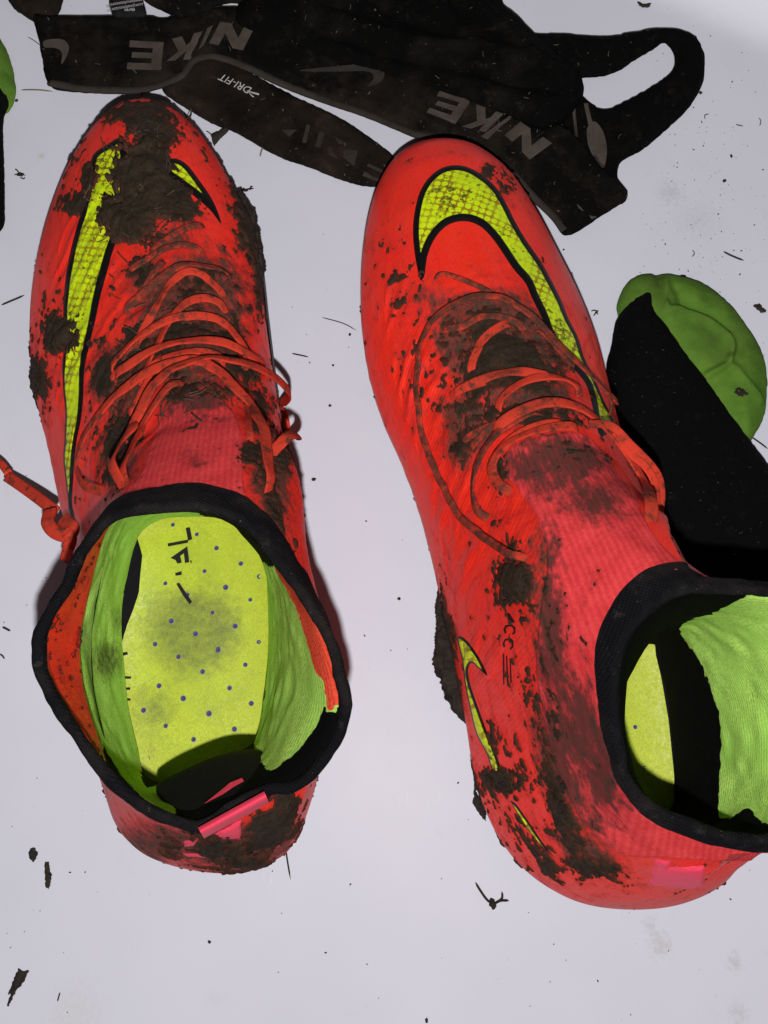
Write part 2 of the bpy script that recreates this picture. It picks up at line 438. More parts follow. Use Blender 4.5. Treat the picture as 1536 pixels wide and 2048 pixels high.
def build_boot(sp):
    B = Boot(); B.sp = sp
    zw = .028
    O = unproj(*sp['heel'], .03); O.z = 0
    T = unproj(*sp['toe'], .026); T.z = 0
    a = (T - O).normalized(); L = (T - O).length
    ang = math.atan2(a.y, a.x) - math.pi / 2
    R3 = np.array([[math.cos(ang), -math.sin(ang), 0], [math.sin(ang), math.cos(ang), 0], [0, 0, 1]])
    B.to_l = lambda X: (np.asarray(X, float) - np.array(O)) @ R3
    B.to_w = lambda X: np.asarray(X, float) @ R3.T + np.array(O)
    root = empty('football_boot', O, sp['label'], 'football boot', 'muddy red football boots')
    root.rotation_euler = (0, 0, ang); B.root = root
    out = np.vstack([unproj_np([p[:2]], p[2] if len(p) > 2 else zw) for p in sp['outline']])
    out = B.to_l(out)[:, :2]
    dense = catmull(out, 2400, True)
    i0, i1 = dense[:, 1].argmin(), dense[:, 1].argmax()
    dense = np.roll(dense, -i0, 0); i1 = dense[:, 1].argmax()
    lf, rt = dense[:i1 + 1], np.vstack([dense[i1:], dense[:1]])[::-1]
    s0, s1 = dense[0, 1], dense[i1, 1]
    mono = lambda P: (np.maximum.accumulate(P[:, 1]), P[:, 0])
    lS, lR = mono(lf); rS, rR = mono(rt)
    def cw(s):
        l = np.interp(s, lS + np.arange(len(lS)) * 1e-9, lR); r = np.interp(s, rS + np.arange(len(rS)) * 1e-9, rR)
        return (l + r) / 2, np.abs(r - l) / 2
    # ridge height by distance from the toe tip
    rd = np.array(sp['ridge'], float); ridge_s = s1 - rd[:, 0]; ridge_z = rd[:, 1]
    zc = ridge_z[-1]; sc_ = ridge_s[-1]
    def R(s): return np.where(s >= sc_, np.interp(s, ridge_s[::-1], ridge_z[::-1]), zc + (sc_ - s) * sp['rs'])
    bk = np.array(sp['back']); sb = lambda z: np.interp(z, bk[:, 0], bk[:, 1])
    ln = np.array(sp['lean']); lean = lambda s: np.interp(s, (s1 - ln[:, 0])[::-1], ln[:, 1][::-1])
    S1 = s0 + .13
    def level(z):
        if z <= zw:
            k = (zw - z) / (zw - .011)
            th = np.linspace(0, np.pi, 420); s = s0 + (s1 - s0) * (.5 - .5 * np.cos(th))
            c, w = cw(s); w = w * (1 - .10 * k ** 2); s2 = s0 + (s1 - s0) * .5 + (s - (s0 + s1) / 2) * (1 - .022 * k ** 2)
            l, r = np.stack([c - w, s2], 1), np.stack([c + w, s2], 1)
        else:
            lo = s0 + sb(z); hi = np.interp(z, ridge_z, ridge_s)
            th = np.linspace(0, np.pi, 420); s = lo + (hi - lo) * (.5 - .5 * np.cos(th))
            sw = np.where(s < S1, s0 + (s - lo) * (S1 - s0) / (S1 - lo), s)
            c, w = cw(sw)
            t = np.clip((z - zw) / (R(s) - zw + 1e-9), 0, 1)
            h = w * np.sqrt(np.clip(1 - t ** sp.get('arch', 1.55), 0, 1)) * np.interp(z, [zw, .05, .09], [1, .97, .88])
            c = c + lean(s) * (z - zw)
            l, r = np.stack([c - h, s], 1), np.stack([c + h, s], 1)
        half = NU // 2
        A = resample(l, half + 1)[:-1]; Bq = resample(r[::-1], half + 1)[:-1]
        q = np.vstack([A, Bq]); return np.column_stack([q, np.full(len(q), z)])
    # rows: equal steps along the front profile
    zz = np.r_[np.linspace(.011, zw, 16)[:-1]]
    fs = np.linspace(0, 1, 4000)
    pz = np.interp(fs, np.linspace(0, 1, len(ridge_z)), ridge_z); ps = np.interp(pz, ridge_z, ridge_s)
    al = np.r_[0, np.cumsum(np.hypot(np.diff(pz), np.diff(ps)))]
    nv = int(al[-1] / .00075)
    zz = np.r_[zz, np.interp(np.linspace(0, al[-1], nv), al, pz)]
    rows = [level(z) for z in zz]
    nb = len(rows)
    # collar tube: from the last level loop up to the measured rim
    rp = np.array(sp['rim'], float); rc_ = rp[:, :2].mean(0); dv_ = rp[:, :2] - rc_
    rp[:, :2] -= dv_ / np.linalg.norm(dv_, axis=1)[:, None] * sp['rim_in']
    rim = np.vstack([unproj_np([p[:2]], p[2]) for p in rp])
    rim = B.to_l(catmull(rim, 1600, True))
    # start at rim back
    dB = np.linalg.norm(rim[:, :2] - B.to_l(unproj_np([sp['rim_back'][:2]], sp['rim_back'][2]))[0, :2], axis=1).argmin()
    rim = np.roll(rim, -dB, 0)
    if rim[len(rim) // 4, 0] > rim[3 * len(rim) // 4, 0]: rim = np.roll(rim[::-1], 1, 0)
    dF = np.linalg.norm(rim[:, :2] - B.to_l(unproj_np([sp['rim_front'][:2]], sp['rim_front'][2]))[0, :2], axis=1).argmin()
    half = NU // 2
    rim = np.vstack([resample(rim[:dF + 1], half + 1)[:-1], resample(np.vstack([rim[dF:], rim[:1]]), half + 1)[:-1]])
    last = rows[-1]
    nt = 110
    for j in range(1, nt + 1):
        e = j / nt; ez = e; ep = e ** 1.05
        q = last * (1 - ep) + rim * ep; q[:, 2] = last[:, 2] * (1 - ez) + rim[:, 2] * ez
        q[:, :2] += (q[:, :2] - q[:, :2].mean(0)) * (sp.get('waist', -.05) * math.sin(math.pi * e))
        rows.append(q)
    G = np.array(rows)                                   # (rows, NU, 3) local
    # smooth across the ankle crease
    for it in range(60):
        Gs = G.copy(); Gs[1:-1] = .25 * G[:-2] + .5 * G[1:-1] + .25 * G[2:]
        wgt = np.zeros(len(G)); wgt[nb - 40:nb + 45] = np.hanning(85)
        G = G * (1 - wgt[:, None, None]) + Gs * wgt[:, None, None]
    for it in range(6):
        G[8:-1] = .5 * G[8:-1] + .25 * (np.roll(G, 1, 1) + np.roll(G, -1, 1))[8:-1]
        G[8:-1] = .5 * G[8:-1] + .25 * (G[7:-2] + G[9:])
    if sp.get('tuck'):
        line = np.array(sp['tuck'], float); Vt = G.reshape(-1, 3); Wt = B.to_w(Vt); pt = proj_np(Wt)
        pol = line
        sd_ = poly_sdf(pt, pol); out_ = np.clip(4 - sd_, 0, None) * (pt[:, 0] > line[0, 0]) * np.clip((Vt[:, 2] - .036) / .016, 0, 1)
        out_[Vt[:, 2] > G[-1, :, 2].max()] = 0
        # direction to the silhouette line, per point
        best = np.full(len(pt), 1e18); dirv = np.zeros((len(pt), 2))
        for p0, p1 in zip(line[:-3], line[1:-2]):
            e = p1 - p0; t_ = np.clip(((pt - p0) @ e) / (e @ e), 0, 1); q_ = p0 + t_[:, None] * e - pt; d_ = (q_ ** 2).sum(1)
            m_ = d_ < best; best[m_] = d_[m_]; dirv[m_] = q_[m_]
        dirv /= np.linalg.norm(dirv, axis=1)[:, None] + 1e-9
        tgt = pt + dirv * out_[:, None]
        mv = unproj_np(tgt, Wt[:, 2]) - Wt; fade = np.repeat(np.clip((len(G) - 1 - np.arange(len(G))) / 10, 0, 1), G.shape[1])
        G = (B.to_l(Wt + mv * fade[:, None])).reshape(G.shape)
        for it in range(14): G[20:-3] = .5 * G[20:-3] + .125 * (np.roll(G, 1, 1) + np.roll(G, -1, 1))[20:-3] + .125 * (G[19:-4] + G[21:-2])
    nr = len(G)
    def normals(G):
        du = np.roll(G, -1, 1) - np.roll(G, 1, 1); dv = np.gradient(G, axis=0)
        n = np.cross(dv, du); n /= np.linalg.norm(n, axis=-1)[..., None] + 1e-12
        return n
    N = normals(G)
    if (N[30, 0] @ np.array([0, -1, 0])) < 0: N = -N; B.flip = True
    else: B.flip = False
    V = G.reshape(-1, 3); Nf = N.reshape(-1, 3)
    px = proj_np(B.to_w(V))
    # wrinkles and soft unevenness of the worn knit
    rowf = np.repeat(np.linspace(0, 1, nr), NU)
    crease = blobs(px, sp['crease']); cz = np.clip(crease / 60 + .4, 0, 1) * np.clip(1 - (poly_sdf(px, smooth_poly(sp['tongue'])) + 20) / 30, .12, 1)
    disp = fbm(V, 55, 3, 3) * .0006 + fbm(V * np.array([.45, 1.6, 1]), 110, 3, 5) * .0011 * cz
    q = V[:, 0] * math.sin(math.radians(sp['rdir'])) - V[:, 1] * math.cos(math.radians(sp['rdir']))
    rm = np.clip(blobs(px, sp['ridged']) / 50, 0, 1) * np.clip(.65 + 1.2 * fbm(V, 60, 2, 9), 0, 1)
    wave = np.sin(2 * np.pi * q / .0062 + fbm(V, 45, 3, 8) * 5)
    disp = disp + (np.maximum(wave, -.3) * .00066) * rm
    disp[rowf < .12] *= .2
    V = V + Nf * disp[:, None]
    G = V.reshape(nr, NU, 3); N = normals(G); N = -N if B.flip else N; Nf = N.reshape(-1, 3)
    px = proj_np(B.to_w(V))
    F = grid_faces(nr, NU, True)
    if not B.flip: F = F[:, ::-1]
    F = F[:, ::-1] if B.flip else F
    B.V, B.N, B.F, B.px, B.nr, B.nb, B.G = V, Nf, F, px, nr, nb, G
    B.row = np.repeat(np.arange(nr), NU)
    # ---- mud field (pixels-ish units), with ragged noise
    Vw = B.to_w(V)
    big = fbm(Vw, 130, 5, 21, .6); fine = fbm(Vw, 420, 4, 31, .65)
    facing = (Nf * (B.to_l(np.array([[0, 0, CAM_H]])) - V)).sum(1) > 0
    mb = blobs(px, sp['mud'])
    mb = np.maximum(mb, np.where(facing, -60, -14 + 0 * mb))
    vf = fbm(Vw, 1100, 2, 41)
    field = mb + big * 30 + fine * 27 + vf * 11 - 2
    dens = np.clip(blobs(px, sp['speck']) / 50, -1, 1)
    sp_noise = fbm(Vw, 300, 3, 57, .55) + vf * .10
    field = np.maximum(field, (sp_noise - (.47 - .17 * dens)) * 55)
    field = np.where(B.row > nr - 14, -30, field)
    B.mudf = field
    smear = np.clip(blobs(px, sp['smear']) / 55 + .25, 0, 1) + np.clip(field / 50 + .5, 0, .42)
    smear = np.where(facing, smear, .25)
    # ---- upper
    F_use = F
    tong = poly_sdf(px, smooth_poly(sp['tongue'])) if sp.get('tongue') else np.full(len(V), -99.)
    tong = np.where(facing, tong, -30)
    B.upper = mesh_obj('upper', V, F_use, M['upper'], root, {'smear': smear})
    def overlay(name, field, slope, hmax, mat, attrs=None, extra=None, eps=.0004):
        keep = (field[F] > 0).any(1)
        if not keep.any(): return None
        d = np.clip(field * slope, -eps, hmax)
        if extra is not None: d = d + extra * np.clip(field / 12, 0, 1)
        P = V + Nf * d[:, None]
        v, f, at = compact(P, F[keep], attrs)
        return mesh_obj(name, v, f, mat, root, at)
    B.overlay = overlay
    overlay('knit_tongue', tong + fine * 3, .0001, .0004, M['tongue'], {'smear': smear})
    for poly, bw in sp['marks']:
        pp = smooth_poly(poly) if len(poly) > 7 else np.array(poly)
        fd = np.where(facing, poly_sdf(px, pp), -30)
        # the black border is part of the field's outer pixels
        overlay('logo_print', fd, .00008, .00055, M['mark'], {'field': fd, 'border': np.interp(px[:, 1], bw[0], bw[1])})
    for poly in sp.get('pinks', []):
        fd = np.where(facing, poly_sdf(px, np.array(poly)), -30) + fine * 4
        overlay('heel_print', fd, .00012, .0006, M['pink'])
    for poly in sp.get('inks', []):
        fd = np.where(facing, poly_sdf(px, np.array(poly)), -30)
        overlay('lettering', fd + 0, .0002, .0012, M['ink'])
    rough = np.abs(fbm(Vw, 330, 4, 77, .65)) * .0014 + fbm(Vw, 1000, 3, 78) * .0005
    thick = np.clip(blobs(px, sp['cake']) / 45, 0, 1) * .0028 * (1 + fbm(Vw, 150, 4, 79))
    mud = overlay('mud_cake', field, .00010, .00045, M['mud'], {'field': field}, rough * .6 + thick)
    if mud: mud['kind'] = 'stuff'
    # ---- collar band: an inverted U over the rim
    nbd = 12
    rimG = G[-1]; tdir = G[-1] - G[-22]; tdir /= np.linalg.norm(tdir, axis=-1)[:, None]
    on = N[-6]
    prof = []
    for k in range(nbd, -1, -1):  prof.append((.0009, -sp['band'] * k / nbd))
    for k in range(1, 9):
        an = math.pi * k / 9; prof.append((-.0005 + .0014 * math.cos(an), .0016 * math.sin(an)))
    for k in range(0, 9): prof.append((-.0019, -k / 8))
    rpx = proj_np(B.to_w(rimG)); drop = .0012 + np.clip(blobs(rpx, sp['wide']) / 60, 0, 1) * .011
    rb = []
    for o_, h_ in prof:
        if h_ <= 0 and o_ > 0:
            j = nr - 1 + h_ / np.linalg.norm(G[-1] - G[-2], axis=-1).mean()
            j0 = int(np.clip(round(j), 0, nr - 1)); base = G[j0]; nn = N[min(j0, nr - 6)]
            rb.append(base + nn * o_)
        elif o_ < -.00189 and h_ <= 0: rb.append(rimG + on * o_ + tdir * (h_ * drop)[:, None])
        else: rb.append(rimG + on * o_ + tdir * h_)
    rb = np.array(rb)
    ripple = fbm(rb.reshape(-1, 3), 160, 3, 91).reshape(len(prof), NU, 1) * .0007
    onb = np.broadcast_to(on[None], rb.shape)
    rb = rb + onb * ripple
    fb = grid_faces(len(prof), NU, True)
    mesh_obj('collar_band', rb.reshape(-1, 3), fb, M['band'], root)
    # ---- lining: a knit tube from under the rim down to the insole's edge
    mouth = np.vstack([unproj_np([p[:2]], p[2]) for p in sp['mouth']])
    mouth = B.to_l(catmull(mouth, 1200, True))
    k0 = np.linalg.norm(mouth - B.to_l(unproj_np([sp['mouth_back']], .03))[0], axis=1).argmin(); mouth = np.roll(mouth, -k0, 0)
    if mouth[300, 0] > mouth[900, 0]: mouth = np.roll(mouth[::-1], 1, 0)
    k1 = np.linalg.norm(mouth - B.to_l(unproj_np([sp['mouth_front']], .03))[0], axis=1).argmin()
    mouth = np.vstack([resample(mouth[:k1 + 1], half + 1)[:-1], resample(np.vstack([mouth[k1:], mouth[:1]]), half + 1)[:-1]])
    top = G[-1] - N[-6] * .0018 - tdir * .001
    inw = (G[-1] - N[-6] * .0034)
    lay = []
    for e in np.linspace(0, 1, 130):
        # down along the wall first, then in towards the insole
        ep = e ** sp['lin']
        q = top * (1 - ep) + mouth * ep; q[:, 2] = top[:, 2] * (1 - e) + mouth[:, 2] * e
        lay.append(q)
    li = np.array(lay)[:, ::2]; nl, ncl = li.shape[:2]
    lv = li.reshape(-1, 3); lpx = proj_np(B.to_w(lv))
    nn = normals(li).reshape(-1, 3); wv = np.repeat(np.sin(np.linspace(0, math.pi, nl)) ** .7, ncl)
    lv = lv + nn * ((fbm(lv, 38, 3, 12) * .0022 + fbm(lv, 120, 2, 14) * .0009) * wv)[:, None]
    lpx = proj_np(B.to_w(lv))
    zone = np.zeros(len(lv)); wob = fbm(lv, 400, 3, 15) * 5
    for poly in sp['green']: zone = np.maximum(zone, np.clip(.5 + (poly_sdf(lpx, smooth_poly(poly)) + wob) / 5, 0, 1))
    for poly in sp['redin']:
        d = poly_sdf(lpx, smooth_poly(poly)) + wob
        zone = np.where(d > -2.5, np.maximum(zone, np.clip(1.5 + d / 5, 0, 2)), zone)
    lsm = np.clip(blobs(lpx, sp['lsmear']) / 40 + .1, 0, 1)
    mesh_obj('lining', lv, grid_faces(nl, ncl, True), M['lining'], root, {'zone': zone, 'smear': lsm})
    lw = B.to_w(lv); B.lin_bvh = BVHTree.FromPolygons([tuple(v) for v in lw], [tuple(int(x) for x in f_) for f_ in grid_faces(nl, ncl, True)])
    ri = np.r_[np.arange(4, nb - 60, 5)]; ci = np.arange(0, NU, 5)
    shell = (G - N * .0035)[ri][:, ci]
    mesh_obj('inner_shell', shell.reshape(-1, 3), grid_faces(len(ri), len(ci), True), M['black'], root)
    kk = np.linspace(s0 + .003, s1 - .003, 80); c, w = cw(kk); w = w * .93; tt = np.linspace(-1, 1, 9)
    bv = np.stack([c[:, None] + w[:, None] * tt, np.repeat(kk[:, None], 9, 1), np.full((80, 9), .0155)], -1)
    mesh_obj('footbed', bv.reshape(-1, 3), grid_faces(80, 9, False), M['black'], root)
    # ---- insole
    ns, nw = 150, 40
    s = np.linspace(s0 + .006, s1 - .012, ns); c, w = cw(s)
    w = np.clip(w - .0065, .0005, 1)
    tt = np.linspace(-1, 1, nw)
    zi = sp.get('insole_z', .021)
    lo, hi = c - w, c + w
    if sp.get('ins_left'):
        q = B.to_l(unproj_np(sp['ins_left'], zi)); q = q[np.argsort(q[:, 1])]
        lo = np.where((s > q[0, 1]) & (s < q[-1, 1]), np.interp(s, q[:, 1], q[:, 0]), np.where(s >= q[-1, 1], np.maximum(lo, np.minimum(q[-1, 0], hi - .002)), lo))
    if sp.get('ins_right'):
        q = B.to_l(unproj_np(sp['ins_right'], zi)); q = q[np.argsort(q[:, 1])]
        hi = np.where((s > q[0, 1]) & (s < q[-1, 1]), np.interp(s, q[:, 1], q[:, 0]), hi)
    X = lo[:, None] + (hi - lo)[:, None] * (tt[None] * .5 + .5); Y = np.repeat(s[:, None], nw, 1)
    Z = zi + .002 * np.abs(tt[None]) ** 4 * np.ones_like(X)
    IV = np.stack([X, Y, Z], -1).reshape(-1, 3); ipx = proj_np(B.to_w(IV))
    ism = np.clip(blobs(ipx, sp['ismear']) / 60, 0, 1)
    ins = mesh_obj('insole', IV, grid_faces(ns, nw, False), M['insole'], root, {'smear': ism})
    B.insole = ins; B.insole_z = zi
    ring_me = hole_meshes()
    for hx, hy in sp['holes']:
        p = B.to_l(unproj_np([(hx, hy)], zi + .0003))[0]
        for nm, me in ring_me[:1]:
            h = bpy.data.objects.new('perforation', me); link(h, ins); h.location = p
            h.rotation_euler = (0, 0, random.uniform(0, 6)); h.scale = (random.uniform(.9, 1.3),) * 2 + (1,)
    # ---- soleplate with studs
    k = 300; q = []
    for z, f_ in ((.0075, .90), (.0085, .955), (.0135, .985), (.016, .975)):
        c, w = cw(np.linspace(s0, s1, k)); sl = np.linspace(s0, s1, k); mid = (s0 + s1) / 2
        e = .0012 if z > .008 else 0
        sl2 = mid + (sl - mid) * (f_ + .02)
        sh = sp['sole']; sl2 = sl2 + sh[1]
        l = np.stack([c - (w + e) * f_ * sh[2] + sh[0], sl2], 1); r = np.stack([c + (w + e) * f_ * sh[2] + sh[0], sl2], 1)
        A = np.vstack([resample(l, 151)[:-1], resample(r[::-1], 151)[:-1]])
        q.append(np.column_stack([A, np.full(len(A), z)]))
    q = np.array(q); nq = q.shape[1]
    fq = grid_faces(4, nq, True).tolist() + [list(range(nq))[::-1]]
    sole = mesh_obj('soleplate', q.reshape(-1, 3), fq, M['sole'], root)
    for fs_, fr in ((.10, -.55), (.10, .55), (.22, -.5), (.22, .5), (.62, -.7), (.62, .7), (.72, -.15), (.74, .75), (.76, -.78), (.86, -.5), (.86, .5)):
        s_ = s0 + fs_ * (s1 - s0); c, w = cw(np.array([s_])); xc = c[0] + w[0] * fr * .8
        bm = bmesh.new(); bmesh.ops.create_cone(bm, segments=14, radius1=.0045, radius2=.0062, depth=.0076, cap_ends=True)
        me = bpy.data.meshes.new('stud'); bm.to_mesh(me); bm.free(); me.materials.append(M['sole'])
        o = link(bpy.data.objects.new('stud', me), sole); o.location = (xc, s_, .0038)
    # ---- bvh of the dressed outside, for laces
    step = 3
    Gc = G[::step, ::step]; gv = B.to_w(Gc.reshape(-1, 3)); gf = grid_faces(Gc.shape[0], Gc.shape[1], True)
    B.bvh = BVHTree.FromPolygons([tuple(v) for v in gv], [tuple(int(x) for x in f_) for f_ in gf])
    B.facing = facing
    return B

_hm = []
def hole_meshes():
    if _hm: return _hm
    n = 12; V, F = [], []
    for r, z in ((.00085, .0), (.00072, .00022), (.00052, .00018)):
        V += [(r * math.cos(2 * math.pi * k / n), r * math.sin(2 * math.pi * k / n), z) for k in range(n)]
    F = grid_faces(3, n, True).tolist(); V.append((0, 0, -.0001 + .0002))
    me = bpy.data.meshes.new('perforation'); F2 = F + [[2 * n + k, 2 * n + (k + 1) % n, 3 * n] for k in range(n)]
    me.from_pydata(V, [], F2); me.materials.append(M['rim']); me.materials.append(M['hole'])
    for i, p in enumerate(me.polygons): p.material_index = 1 if i >= n * 1 else 0
    _hm.append(('perforation', me)); return _hm

def drape(bvh, px, py, off, default_z=.004):
    o, d = ray(px, py)
    h = bvh.ray_cast(o, d) if bvh else (None,) * 4
    if h[0] is None: return unproj(px, py, default_z), Vector((0, 0, 1))
    n = h[1]
    if n.dot(d) > 0: n = -n
    return h[0] + n * off, n

def add_lace(B, pts, width=.0042, lift=.0009, thick=.0008, name='lace', zs=None, arch=0.0, mat='lace'):
    n = max(24, len(pts) * 14); width = width * .60
    P = catmull(pts, n)
    X, U = [], []
    for i, (x, y) in enumerate(P):
        p, nn = drape(B.bvh, x, y, lift); X.append(p); U.append(nn)
    X = np.array(X); U = np.array(U)
    if zs is not None:
        Z = np.interp(np.linspace(0, 1, n), np.linspace(0, 1, len(zs)), zs); X = unproj_np(P, Z); U = np.tile([0, 0, 1.], (n, 1))
    if zs is None:
        sink = np.clip(1 - np.minimum(np.arange(n), np.arange(n)[::-1]) / 7, 0, 1); X = X - U * (sink * (lift + .0016))[:, None]
    for _ in range(6):
        X[1:-1] = .25 * X[:-2] + .5 * X[1:-1] + .25 * X[2:]; U[1:-1] = .25 * U[:-2] + .5 * U[1:-1] + .25 * U[2:]
    if arch: X = X + U * (np.sin(np.linspace(0, math.pi, n)) * arch)[:, None]
    # gentle twist and flutter
    tw = fbm(np.column_stack([np.linspace(0, 3, n) + random.uniform(0, 50), np.zeros(n), np.zeros(n)]), 1.3, 2, 3)
    T = np.gradient(X, axis=0); T /= np.linalg.norm(T, axis=1)[:, None] + 1e-12
    S = np.cross(T, U); a = tw * .55
    U = U * np.cos(a)[:, None] + S * np.sin(a)[:, None]
    V, F = tube(B.to_l(X), width / 2, thick / 2, 10, B.to_l(U + np.array(B.root.location)))
    return mesh_obj(name, V, F, M[mat], B.root)

